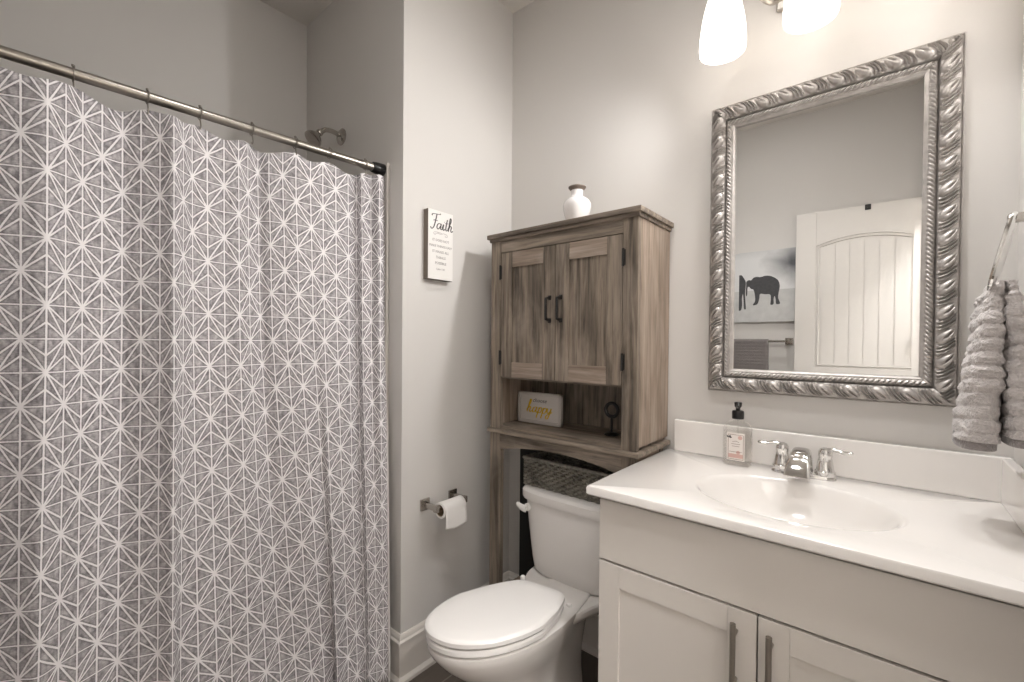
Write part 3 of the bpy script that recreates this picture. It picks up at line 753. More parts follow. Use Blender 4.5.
# lower frame
def apz(x): return 0.812 + 0.030 * max(0, 1 - ((x - 0.431) / 0.26) ** 2)
ao = [(cx0 + 0.05 + (cx1 - cx0 - 0.1) * i / 24) for i in range(25)]
obj('arched_apron', MB().prism([(x, cyf, apz(x)) for x in ao] + [(cx1 - 0.05, cyf, 0.877), (cx0 + 0.05, cyf, 0.877)], (0, 0.018, 0)), WOODH, cab)
for xa, xb in ((cx0, cx0 + 0.055), (cx1 - 0.05, cx1 - 0.004)):
    obj('leg', MB().box(xa, xb, cyf, cyf + 0.022, 0, 0.877, bev=0.0015), WOODV, cab)
    obj('leg', MB().box(xa, xa + 0.02 if xa < 0.4 else xb, -0.0585, -0.031, 0, 0.877, bev=0.0015) if xa < 0.4 else MB().box(xb - 0.02, xb, -0.0585, -0.031, 0, 0.877, bev=0.0015), WOODV, cab)
for xa in (cx0, cx1 - 0.02 - 0.004):
    obj('side_rail', MB().box(xa, xa + 0.02, cyf + 0.022, -0.068, 0.83, 0.877), WOODY, cab)
    obj('side_rail', MB().box(xa, xa + 0.02, cyf + 0.022, -0.068, 0.18, 0.215), WOODY, cab)
obj('tank_dark_panel', MB().box(cx0 - 0.001, cx1 - 0.003, -0.068, -0.06, 0.2, 0.872), DARKPANEL, cab)['label'] = 'black panel put in for the dark area behind the tank'  # stands for the dark area behind the tank; such cabinets have no panel here

# vase
vz = 1.660
va = thing('vase', 'small white ceramic vase with brown rim on top of cabinet', 'vase', (0.447, -0.15, vz))
vp = [(0.026, 0.0), (0.030, 0.002), (0.036, 0.02), (0.046, 0.05), (0.0515, 0.075), (0.050, 0.092), (0.040, 0.106), (0.026, 0.114), (0.0215, 0.122), (0.022, 0.136), (0.0235, 0.142)]
vps = [(p.x, p.y) for p in catmull([(a, b, 0) for a, b in vp], 4)]
obj('body', MB().lathe(vps, (0.447, -0.15, vz), n=40), VASEM, va)
obj('rim', MB().lathe([(0.023, 0.140), (0.027, 0.144), (0.0325, 0.150), (0.0325, 0.153), (0.028, 0.155), (0.020, 0.152), (0.018, 0.142)], (0.447, -0.15, vz), n=40, close=False), VASER, va)

# framed sign in the open shelf
fx0, fx1, fz0, fz1, fy = 0.153, 0.369, 0.9055, 1.031, -0.12 #, -0.215
ft = thing('framed_sign', 'small grey-white framed sign with yellow word happy on open shelf', 'sign', (0.261, fy, fz0))
fr_ = MB()
for a in ((fx0, fx1, fz0, fz0 + 0.012), (fx0, fx1, fz1 - 0.012, fz1), (fx0, fx0 + 0.012, fz0, fz1), (fx1 - 0.012, fx1, fz0, fz1)):
    fr_.box(a[0], a[1], fy - 0.009, fy + 0.009, a[2], a[3], bev=0.002)
obj('frame', fr_, FRAMEG, ft)
obj('backing', MB().box(fx0 + 0.01, fx1 - 0.01, fy - 0.002, fy + 0.006, fz0 + 0.01, fz1 - 0.01), simple('sign_grey_paper', (206, 200, 194), 0.8, var=0.03), ft)
cm = textmesh('choose', 0.024, Matrix.Translation((0.262, fy - 0.0028, 0.992)) @ Matrix.Rotation(PI / 2, 4, 'X'), shear=0.25)
obj('word_choose', cm, INK, ft, smooth=False)['label'] = 'small grey word choose'
hm_ = MB(); uh = 0.0225
word(hm_, 'happy', (0.195, fy - 0.003, 0.950), (uh * 1.0, 0, 0), (0, 0, uh), (0, -1, 0), 0.0058, slant=0.28)
obj('word_happy', hm_, GOLD, ft, smooth=False)['label'] = 'yellow script word happy'

# black ring ornament
ro = thing('ring_ornament', 'small black ring-shaped ornament at right end of open shelf', 'ornament', (0.583, -0.12, 0.9055))
lp = [(0.583 + 0.024 * math.cos(2 * PI * k / 28), -0.12, 0.995 + 0.024 * math.sin(2 * PI * k / 28)) for k in range(28)]
obj('ring', MB().tube(lp, 0.0065, n=10, closed=True), BLACKP, ro)
obj('stem', MB().tube([(0.583, -0.12, 0.912), (0.583, -0.12, 0.968)], 0.004, n=10), BLACKP, ro)
obj('foot', MB().lathe([(0.026, 0.0), (0.026, 0.004), (0.02, 0.008), (0.004, 0.010)], (0.583, -0.12, 0.9055)), BLACKP, ro)

# ------------------------------------------------------------------ toilet
TX = 0.462
tl = thing('toilet', 'white two-piece toilet with closed lid beside the vanity', 'toilet', (TX, -0.45, 0))
def egg(z, hw, yb, yfr, yc, hb=None, nb=2.6, k=56):
    """outline: half-ellipse in front of yc, squarer back between yc and yb"""
    out = []
    for i in range(k):
        t = 2 * PI * i / k; c, s_ = math.cos(t), math.sin(t)
        if s_ < 0:
            x = hw * c; y = yc + (yc - yfr) * s_
            x = hw * math.copysign(abs(c) ** (2 / 2.15), c); y = yc - (yc - yfr) * abs(s_) ** (2 / 2.05)
        else:
            x = hw * math.copysign(abs(c) ** (2 / nb), c); y = yc + (yb - yc) * abs(s_) ** (2 / nb)
            if hb is not None:
                f = max(0, min(1, (y - yc) / (yb - yc))); x *= 1 + (hb / hw - 1) * (f * f * (3 - 2 * f))
        out.append(yawed(x, y, z))
    return out
def yawed(x, y, z):     # the bowl, seat and lid sit a little askew
    return (0.437 + x + 0.14 * (y + 0.56), y + 0.18 * x, z)
bw = MB()
bw.loft([egg(0.0, 0.092, -0.20, -0.60, -0.40, 0.075, nb=4), egg(0.02, 0.092, -0.20, -0.60, -0.40, 0.075, nb=4), egg(0.035, 0.084, -0.21, -0.585, -0.40, 0.065, nb=4), egg(0.10, 0.076, -0.21, -0.565, -0.40, 0.058, nb=4),
         egg(0.16, 0.078, -0.20, -0.58, -0.42, 0.055, nb=3.5), egg(0.21, 0.092, -0.18, -0.63, -0.46, 0.055, nb=3.2), egg(0.26, 0.114, -0.16, -0.69, -0.50, 0.058, nb=3), egg(0.30, 0.132, -0.15, -0.73, -0.53, 0.068, nb=3), egg(0.340, 0.144, -0.14, -0.760, -0.55, 0.082, nb=3),
         egg(0.358, 0.147, -0.13, -0.768, -0.55, 0.09, nb=3), egg(0.368, 0.146, -0.13, -0.767, -0.55, 0.09, nb=3), egg(0.3725, 0.138, -0.135, -0.758, -0.55, 0.085, nb=3)])
deck = []
for z, g in ((0.290, -0.07), (0.315, -0.03), (0.338, -0.004), (0.346, 0.0), (0.358, 0.0), (0.364, -0.006)):
    deck.append([(TX + x * (0.178 + g) / 0.178, y, z) for x, y in [(p.x, p.y) for p in catmull([(-0.168, -0.092, 0), (-0.17, -0.20, 0), (-0.155, -0.26, 0), (-0.10, -0.36, 0), (0, -0.39, 0), (0.11, -0.37, 0), (0.145, -0.28, 0), (0.168, -0.20, 0), (0.168, -0.092, 0), (0.0, -0.088, 0)], 5, closed=True)]])
bw.loft(deck)
obj('bowl', bw, PORC, tl)
def ring_(z, g): return egg(z, 0.149 + g, -0.368 + g * 0.6, -0.771 - g, -0.56, 0.102 + g, nb=5.5)
obj('seat', MB().loft([ring_(0.3755, -0.012), ring_(0.377, -0.004), ring_(0.381, 0.0), ring_(0.392, 0.0), ring_(0.397, -0.004)]), SEATM, tl)
obj('lid', MB().loft([ring_(0.4005, -0.012), ring_(0.402, -0.001), ring_(0.407, 0.003), ring_(0.417, 0.002), ring_(0.4225, -0.004), ring_(0.4245, -0.012), ring_(0.4255, -0.06)]), SEATM, tl)
for s_ in (-1, 1):
    hh_ = 0.062 if s_ < 0 else 0.016
    obj('hinge', MB().lathe([(0.009, 0.0), (0.009, hh_ - 0.005), (0.007, hh_ - 0.001), (0.001, hh_)], yawed(s_ * 0.085, -0.355, 0.364), n=16), SEATM, tl)
def tsec(z, hw, yb_, yf_, n_=5.0, bow=0.012):
    o_ = []
    for x, y, zz in superell(TX, (yb_ + yf_) / 2, z, hw, (yb_ - yf_) / 2, n_, 56):
        f = (x - TX) / hw
        if y < (yb_ + yf_) / 2: y -= bow * (1 - f * f)
        o_.append((x, y, zz))
    return o_
obj('tank', MB().loft([tsec(0.364, 0.12, -0.095, -0.215), tsec(0.366, 0.150, -0.085, -0.222), tsec(0.375, 0.160, -0.082, -0.228), tsec(0.42, 0.170, -0.08, -0.230), tsec(0.52, 0.186, -0.078, -0.231), tsec(0.61, 0.198, -0.076, -0.232), tsec(0.634, 0.200, -0.076, -0.232)]), PORC, tl)
obj('tank_lid', MB().loft([tsec(0.635, 0.200, -0.076, -0.232), tsec(0.636, 0.210, -0.074, -0.241), tsec(0.645, 0.214, -0.073, -0.244), tsec(0.668, 0.214, -0.073, -0.244), tsec(0.676, 0.209, -0.075, -0.238), tsec(0.679, 0.200, -0.08, -0.229)]), PORC, tl)
lv = MB().lathe([(0.015, 0.0), (0.015, 0.008), (0.011, 0.012)], (TX - 0.172, -0.226, 0.604), (0, -1, 0), n=20)
lv.tube(catmull([(TX - 0.166, -0.248, 0.603), (TX - 0.182, -0.252, 0.606), (TX - 0.198, -0.253, 0.612), (TX - 0.210, -0.252, 0.616)], 5), [0.014, 0.0145, 0.0145, 0.014, 0.0137, 0.0133, 0.0125, 0.012, 0.0115, 0.011, 0.0102, 0.0095, 0.009, 0.008, 0.007, 0.004], n=12, flat=(1, 0.6))
obj('flush_lever', lv, SEATM, tl)
obj('bolt_cap', MB().lathe([(0.016, 0.0), (0.015, 0.01), (0.008, 0.018), (0.001, 0.02)], yawed(-0.082, -0.40, 0.018), n=16), SEATM, tl)
obj('bolt_cap', MB().lathe([(0.016, 0.0), (0.015, 0.01), (0.008, 0.018), (0.001, 0.02)], yawed(0.082, -0.40, 0.018), n=16), SEATM, tl)

# basket on the tank
bk = thing('basket', 'dark woven wicker basket on top of the toilet tank', 'basket', (0.45, -0.145, 0.680))
wv = MB(); bx0, bx1, by0, by1, bz0, bz1 = 0.252, 0.650, -0.212, -0.082, 0.681, 0.788
NU, NV = 300, 11; per = []
def bpoint(t, g):
    L1, L2 = (bx1 - bx0), (by1 - by0); tot = 2 * (L1 + L2); d_ = (t % 1) * tot; r = 0.0
    if d_ < L1: p, nn = (bx0 + d_, by0), (0, -1)
    elif d_ < L1 + L2: p, nn = (bx1, by0 + d_ - L1), (1, 0)
    elif d_ < 2 * L1 + L2: p, nn = (bx1 - (d_ - L1 - L2), by1), (0, 1)
    else: p, nn = (bx0, by1 - (d_ - 2 * L1 - L2)), (-1, 0)
    return p[0] + nn[0] * g, p[1] + nn[1] * g
for r_ in range(NV):
    z = bz0 + 0.004 + (bz1 - bz0 - 0.012) * r_ / (NV - 1)
    pts = []
    for k in range(NU):
        g = 0.0075 * math.sin(PI * k / 5 + PI * r_) - 0.009
        x, y = bpoint(k / NU, g); pts.append((x, y, z + 0.0008 * mnoise.noise(Vector((k * 0.3, r_, 0)))))
    wv.tube(pts, 0.0052, n=6, closed=True)
obj('weave', wv, WICKER, bk)
st_ = MB()
for k in range(0, NU // 5):
    x, y = bpoint((k + 0.5) / (NU / 5), -0.007); st_.tube([(x, y, bz0 + 0.001), (x, y, bz1 - 0.002)], 0.0036, n=6)
obj('stakes', st_, WICKER, bk)['kind'] = 'stuff'
rm = [(x, y, bz1 - 0.002) for x, y in [bpoint(k / 80, -0.003) for k in range(80)]]
obj('rim', MB().tube(rm, 0.006, n=8, closed=True), WICKER, bk)
obj('base', MB().box(bx0 + 0.004, bx1 - 0.004, by0 + 0.004, by1 - 0.004, bz0 - 0.0005, bz0 + 0.004), WICKER, bk)

# ------------------------------------------------------------------ vanity cabinet
vx0, vx1, vy = 0.765, 1.545, -0.505
vn = thing('vanity_cabinet', 'off-white shaker vanity cabinet under the white sink top', 'vanity', ((vx0 + vx1) / 2, -0.26, 0))
vb = MB().box(vx0, vx0 + 0.016, vy, -0.004, 0, 0.838, bev=0.001).box(vx1 - 0.016, vx1, vy, -0.004, 0, 0.838).box(vx0 + 0.016, vx1 - 0.016, vy + 0.07, vy + 0.085, 0, 0.1).box(vx0 + 0.016, vx1 - 0.016, vy, -0.004, 0.1, 0.116)
vb.box(vx0 + 0.016, vx1 - 0.016, -0.012, -0.004, 0.1, 0.838)
obj('carcass', vb, VANITY, vn)
ff = MB().box(vx0, vx0 + 0.035, vy - 0.004, vy + 0.014, 0.1, 0.838).box(vx1 - 0.035, vx1 + 0.022, vy - 0.004, vy + 0.014, 0.0, 0.838).box(vx0, vx1, vy - 0.004, vy + 0.014, 0.815, 0.838).box(vx0, vx1, vy - 0.004, vy + 0.014, 0.645, 0.68).box(vx0, vx1, vy - 0.004, vy + 0.014, 0.1, 0.13)
obj('face_frame', ff, GAP, vn)
VF = vy - 0.024
obj('false_drawer_front', MB().box(vx0 - 0.001, vx1 - 0.006, VF, VF + 0.019, 0.670, 0.826, bev=0.0015), VANITY, vn)
vm = 1.1375
for xa, xb, hx in ((vx0 - 0.001, vm - 0.0015, vm - 0.041), (vm + 0.0015, vx1 - 0.006, vm + 0.026)):
    za, zb, st = 0.108, 0.664, 0.057
    dv = obj('door', MB().box(xa + 0.04, xb - 0.04, VF + 0.006, VF + 0.016, za + 0.04, zb - 0.04), VANITY, vn)
    for q0, q1 in ((xa, xa + st), (xb - st, xb)): obj('stile', MB().box(q0, q1, VF, VF + 0.019, za, zb, bev=0.0012), VANITY, dv)
    for q0, q1 in ((za, za + st), (zb - st, zb)): obj('rail', MB().box(xa + st, xb - st, VF + 0.0001, VF + 0.019, q0, q1, bev=0.0012), VANITY, dv)
    pb = MB().tube([(hx, VF - 0.028, 0.485), (hx, VF - 0.028, 0.645)], 0.006, n=16)
    for z in (0.513, 0.617): pb.tube([(hx, VF - 0.028, z), (hx, VF + 0.001, z)], 0.0045, n=12)
    obj('bar_pull', pb, NICKEL, dv)['label'] = 'brushed nickel bar pull'

# sink top with moulded oval basin
ct_ = thing('sink_counter', 'glossy white vanity top with moulded oval sink and backsplash', 'sink', (1.157, -0.28, 0.839))
kx0, kx1, ky0, ky1, kz0, kz1 = 0.741, XR - 0.0015, -0.560, -0.0015, 0.839, 0.864
BX, BY, BA, BB = 1.160, -0.315, 0.212, 0.168
bm_ = bmesh.new(); K = 96
def rectpt(t):
    c, s_ = math.cos(t), math.sin(t)
    # point on the rectangle along direction (c,s) from the basin centre
    tx_ = ((kx1 - BX) / c if c > 1e-9 else ((kx0 - BX) / c if c < -1e-9 else 1e9)); ty_ = ((ky1 - BY) / s_ if s_ > 1e-9 else ((ky0 - BY) / s_ if s_ < -1e-9 else 1e9))
    q = min(tx_, ty_); return BX + c * q, BY + s_ * q
ang = sorted([2 * PI * k / K for k in range(K)] + [math.atan2(y - BY, x - BX) % (2 * PI) for x in (kx0, kx1) for y in (ky0, ky1)])
R_ = []
def mkring(fn): R_.append([bm_.verts.new(Vector(fn(t))) for t in ang])
def rp(t, ins, z):
    x, y = rectpt(t); return (min(max(x, kx0 + ins), kx1 - ins), min(max(y, ky0 + ins), ky1 - ins), z)
def el(t, f, z):
    q = 1 / math.sqrt((math.cos(t) / (BA * f)) ** 2 + (math.sin(t) / (BB * f)) ** 2); return (BX + math.cos(t) * q, BY + math.sin(t) * q, z)
mkring(lambda t: rp(t, 0.004, kz0)); mkring(lambda t: rp(t, 0.0, kz0 + 0.004)); mkring(lambda t: rp(t, 0.0, kz1 - 0.006)); mkring(lambda t: rp(t, 0.002, kz1 - 0.0018)); mkring(lambda t: rp(t, 0.006, kz1))
for f, z in ((1.03, 0.0), (1.0, -0.0015), (0.975, -0.006), (0.95, -0.014), (0.90, -0.034), (0.82, -0.062), (0.70, -0.088), (0.52, -0.108), (0.30, -0.118), (0.11, -0.122)):
    mkring(lambda t, f=f, z=z: el(t, f, kz1 + z))
for A, B in zip(R_, R_[1:]):
    for k in range(len(ang)): bm_.faces.new((A[k], A[(k + 1) % len(ang)], B[(k + 1) % len(ang)], B[k]))
bm_.faces.new(R_[-1])
obj('counter_slab', bm_, COUNTER, ct_)
obj('backsplash', MB().box(0.770, kx1, -0.021, -0.0012, kz1 - 0.001, 0.972, bev=0.005, seg=3), COUNTER, ct_)
obj('side_splash', MB().box(kx1 - 0.020, kx1, -0.545, -0.019, kz1 - 0.001, 0.971, bev=0.004, seg=3), COUNTER, ct_)
obj('drain', MB().lathe([(0.024, 0.0), (0.024, 0.003), (0.018, 0.005), (0.001, 0.004)], (BX, BY, kz1 - 0.1225)), CHROME, ct_)

# faucet
FX, FY, FZ = 1.158, -0.072, kz1
fa = thing('faucet', 'chrome two-handle centerset faucet behind the oval sink', 'faucet', (FX, FY, FZ))
obj('base_plate', MB().loft([superell(FX, FY, FZ + z, 0.078 - g, 0.026 - g, 3.2) for z, g in ((0.0002, 0.0), (0.006, 0.0), (0.012, 0.003), (0.0145, 0.008))]), CHROME, fa)
for s_ in (-1, 1):
    hx = FX + s_ * 0.0515
    hb = obj('handle_body', MB().lathe([(0.0245, 0.0), (0.0245, 0.012), (0.021, 0.016), (0.0185, 0.035), (0.0155, 0.05), (0.017, 0.054), (0.0165, 0.066), (0.012, 0.074), (0.004, 0.077)], (hx, FY, FZ + 0.010), n=28), CHROME, fa)
    lvp = catmull([(hx - s_ * 0.006, FY, FZ + 0.077), (hx + s_ * 0.02, FY - 0.004, FZ + 0.084), (hx + s_ * 0.042, FY - 0.008, FZ + 0.080), (hx + s_ * 0.062, FY - 0.011, FZ + 0.082)], 5)
    obj('lever', MB().tube(lvp, [0.011, 0.0115, 0.011, 0.0105, 0.0095, 0.0088, 0.008, 0.0075, 0.0072, 0.0074, 0.008, 0.0085, 0.0088, 0.0085, 0.0075, 0.004], n=14, flat=(0.62, 1)), CHROME, hb)
# spout: broad waterfall-like arc
rows = []
for y, z, hw, th_ in ((FY + 0.012, FZ + 0.012, 0.024, 0.03), (FY + 0.004, FZ + 0.045, 0.022, 0.026), (FY - 0.012, FZ + 0.068, 0.0205, 0.022), (FY - 0.04, FZ + 0.076, 0.0205, 0.018), (FY - 0.075, FZ + 0.064, 0.024, 0.015), (FY - 0.102, FZ + 0.042, 0.028, 0.012), (FY - 0.118, FZ + 0.020, 0.031, 0.010)):
    rows.append((Vector((FX, y, z)), hw, th_))
secs = []
P_ = catmull([r[0] for r in rows], 4); W_ = catmull([(r[1], r[2], 0) for r in rows], 4)
for i, p in enumerate(P_):
    t = (P_[min(i + 1, len(P_) - 1)] - P_[max(i - 1, 0)]).normalized(); nrm = t.cross(Vector((1, 0, 0))).normalized()
    hw, th_ = W_[i].x, W_[i].y; sec = []
    for k in range(24):
        a = 2 * PI * k / 24; c, s2 = math.cos(a), math.sin(a)
        sec.append(p + Vector((1, 0, 0)) * hw * math.copysign(abs(c) ** (2 / 3), c) + nrm * th_ / 2 * math.copysign(abs(s2) ** (2 / 3), s2))
    secs.append(sec)
obj('spout', MB().loft(secs), CHROME, fa)
obj('lift_rod', MB().tube([(FX, FY + 0.02, FZ + 0.012), (FX, FY + 0.02, FZ + 0.06)], 0.002, n=8).lathe([(0.001, 0), (0.005, 0.002), (0.005, 0.008), (0.001, 0.01)], (FX, FY + 0.02, FZ + 0.06), n=12), CHROME, fa)

# soap bottle
SXc, SYc = 0.988, -0.078
sb = thing('soap_bottle', 'clear pump soap bottle with black top beside the faucet', 'soap bottle', (SXc, SYc, kz1))
def bsec(z, a, b, n_=5): return superell(SXc, SYc, kz1 + z, a, b, n_, 44)
obj('bottle', MB().loft([bsec(0.0003, 0.036, 0.022), bsec(0.003, 0.039, 0.0245), (bsec(0.06, 0.0395, 0.025)), bsec(0.112, 0.039, 0.0245), bsec(0.124, 0.035, 0.023), bsec(0.134, 0.024, 0.019, 3.5), bsec(0.140, 0.015, 0.014, 2.2), bsec(0.146, 0.0135, 0.0135, 2)]), CLEAR, sb)
obj('liquid', MB().loft([bsec(0.006, 0.034, 0.020), bsec(0.009, 0.0365, 0.0225), bsec(0.104, 0.0365, 0.0225), bsec(0.105, 0.034, 0.02)]), LIQ, sb)
obj('collar', MB().lathe([(0.0165, 0.142), (0.017, 0.144), (0.017, 0.163), (0.015, 0.167), (0.008, 0.168)], (SXc, SYc, kz1), n=28), BLACKP, sb)
pm = MB().lathe([(0.0065, 0.166), (0.0065, 0.175), (0.010, 0.180), (0.011, 0.191), (0.009, 0.193), (0.002, 0.193)], (SXc, SYc, kz1), n=20)
pm.tube([(SXc, SYc, kz1 + 0.186), (SXc + 0.005, SYc - 0.02, kz1 + 0.187), (SXc + 0.008, SYc - 0.034, kz1 + 0.181)], [0.006, 0.0055, 0.0045], n=12)
obj('pump_head', pm, BLACKP, sb)
obj('dip_tube', MB().tube([(SXc, SYc, kz1 + 0.012), (SXc, SYc, kz1 + 0.145)], 0.0025, n=8), CLEAR, sb)
LYf = SYc - 0.0262
lbp = obj('label', MB().box(SXc - 0.024, SXc + 0.026, LYf, LYf + 0.0006, kz1 + 0.018, kz1 + 0.102), LABELM, sb)
lo = MB()
strokes(lo, [[(0, 0), (0, 0.5), (0, 1)], [(1, 0), (1, 0.5), (1, 1)], [(0, 0), (0.5, 0), (1, 0)], [(0, 1), (0.5, 1), (1, 1)], [(0.08, 0.30), (0.5, 0.30), (0.92, 0.30)], [(0.2, 0.62), (0.5, 0.62), (0.8, 0.62)], [(0.28, 0.70), (0.5, 0.74), (0.72, 0.70)], [(0.25, 0.53), (0.5, 0.53), (0.75, 0.53)]], (SXc - 0.020, LYf, kz1 + 0.022), (0.042, 0, 0), (0, 0, 0.074), (0, -1, 0), 0.0011, taper=False)
obj('label_lines', lo, BROWNINK, lbp, smooth=False)
pk = MB().box(SXc - 0.019, SXc + 0.021, LYf - 0.0005, LYf, kz1 + 0.026, kz1 + 0.038)
obj('pink_band', pk, PINK, lbp, smooth=False)
obj('pink_seal', MB().lathe([(0.006, 0.0), (0.006, 0.0004)], (SXc + 0.013, LYf, kz1 + 0.088), (0, -1, 0), n=20), PINK, lbp, smooth=False)
obj('pink_flower', MB().lathe([(0.0055, 0.0), (0.0055, 0.0005)], (SXc + 0.008, LYf, kz1 + 0.043), (0, -1, 0), n=16), PINK, lbp, smooth=False)
lf = MB()
for a, L_ in ((2.5, 0.010), (1.2, 0.009), (0.2, 0.008)):
    dx_, dz_ = math.cos(a), math.sin(a); c0 = Vector((SXc - 0.017, LYf - 0.0005, kz1 + 0.086))
    lf.prism([c0, c0 + Vector((dx_ * L_ * 0.5 - dz_ * 0.0028, 0, dz_ * L_ * 0.5 + dx_ * 0.0028)), c0 + Vector((dx_ * L_, 0, dz_ * L_)), c0 + Vector((dx_ * L_ * 0.5 + dz_ * 0.0028, 0, dz_ * L_ * 0.5 - dx_ * 0.0028))], (0, -0.0004, 0))
obj('leaf_print', lf, INK, lbp, smooth=False)

# ------------------------------------------------------------------ mirror
mx0, mx1, mz0, mz1, FWd = 0.880, 1.474, 1.081, 2.006, 0.074
mr = thing('wall_mirror', 'rectangular wall mirror in ornate carved silver frame above the sink', 'mirror', ((mx0 + mx1) / 2, 0, mz0))
PITCHL = 0.0615
def smooth(a, b, x):
    t = max(0, min(1, (x - a) / (b - a))); return t * t * (3 - 2 * t)
def relief(s, q):
    """s metres along the side, q 0 (outer edge) .. 1 (glass); height above the wall"""
    bs = 0.018 + 0.010 * smooth(0.0, 0.12, q) + 0.004 * math.sin(PI * min(1, q / 0.66)) - 0.012 * smooth(0.60, 0.66, q)
    if q < 0.06: return 0.016 + 0.006 * math.sin(PI * q / 0.06) ** 0.5
    if 0.08 < q < 0.62:
        v = (q - 0.08) / 0.54; u = s / PITCHL
        p = u - 0.42 * v - 0.10 * math.sin(PI * v)
        f = p - math.floor(p)
        # main lobe with a slit
        du, dv = f - 0.34, v - 0.54
        rr_ = math.sqrt((du / 0.27) ** 2 + (dv / 0.44) ** 2)
        lobe = max(0, 1 - rr_ ** 2.4)
        slit = math.exp(-((du - 0.02 - 0.25 * dv) / 0.05) ** 2) * smooth(0.75, 0.35, v) * smooth(0.1, 0.2, v)
        h = 0.0125 * lobe ** 0.4 - 0.009 * slit * lobe ** 0.3
        # fluted ribs between the lobes
        g = f - 0.80
        if abs(g) < 0.24:
            env = smooth(0.24, 0.16, abs(g)) * smooth(0.0, 0.1, v) * smooth(1.0, 0.9, v)
            h = max(h, env * (0.0045 + 0.0045 * math.cos(2 * PI * g / 0.15)))
        h *= smooth(0.0, 0.06, v) * smooth(1.0, 0.94, v)
        return bs + h - 0.003
    if 0.655 < q < 0.885:
        c = (q - 0.77) / 0.115; rnd = math.sqrt(max(0, 1 - c * c))
        tw = abs(math.sin(PI * (s / 0.0118 + 0.7 * c)))
        return 0.011 + 0.015 * rnd * (0.5 + 0.5 * tw ** 0.6)
    if q >= 0.885: return 0.013 + 0.004 * smooth(1.0, 0.9, q)
    return bs - 0.006
def frame_side(a, b, inward):
    """a,b outer corners (x,z); inward unit vector"""
    a, b, iv = Vector((a[0], 0, a[1])), Vector((b[0], 0, b[1])), Vector((inward[0], 0, inward[1]))
    L = (b - a).length; t = (b - a) / L
    nS = int(L / 0.0019); nQ = 48; mb = MB(); rws = []
    for j in range(nQ + 1):
        q = j / nQ; r = []
        ins = q * FWd
        for i in range(nS + 1):
            s = ins + (L - 2 * ins) * i / nS
            h = relief(s - L / 2 + 10 * PITCHL, q)
            p = a + t * s + iv * ins; r.append((p.x, -h, p.z))
        if j == 0: rws.append([(x, -0.0008, z) for x, y, z in r])
        rws.append(r)
    p = rws[-1]; rws.append([(x, -0.006, z) for x, y, z in p])
    mb.grid(rws); return mb
obj('frame_top', frame_side((mx0, mz1), (mx1, mz1), (0, -1)), SILVER, mr, angle=60)
obj('frame_bottom', frame_side((mx1, mz0), (mx0, mz0), (0, 1)), SILVER, mr, angle=60)
obj('frame_left', frame_side((mx0, mz0), (mx0, mz1), (1, 0)), SILVER, mr, angle=60)
obj('frame_right', frame_side((mx1, mz1), (mx1, mz0), (-1, 0)), SILVER, mr, angle=60)
gx0, gx1, gz0, gz1 = mx0 + FWd - 0.003, mx1 - FWd + 0.003, mz0 + FWd - 0.003, mz1 - FWd + 0.003
gm = MB(); bw_ = 0.018
outer = [(gx0, -0.0065, gz0), (gx1, -0.0065, gz0), (gx1, -0.0065, gz1), (gx0, -0.0065, gz1)]
inner = [(gx0 + bw_, -0.0069, gz0 + bw_), (gx1 - bw_, -0.0069, gz0 + bw_), (gx1 - bw_, -0.0069, gz1 - bw_), (gx0 + bw_, -0.0069, gz1 - bw_)]
bk_ = [(x, -0.001, z) for x, y, z in outer]
gm.loft([bk_, outer, inner])
obj('bevelled_glass', gm, MIRROR, mr, smooth=False)

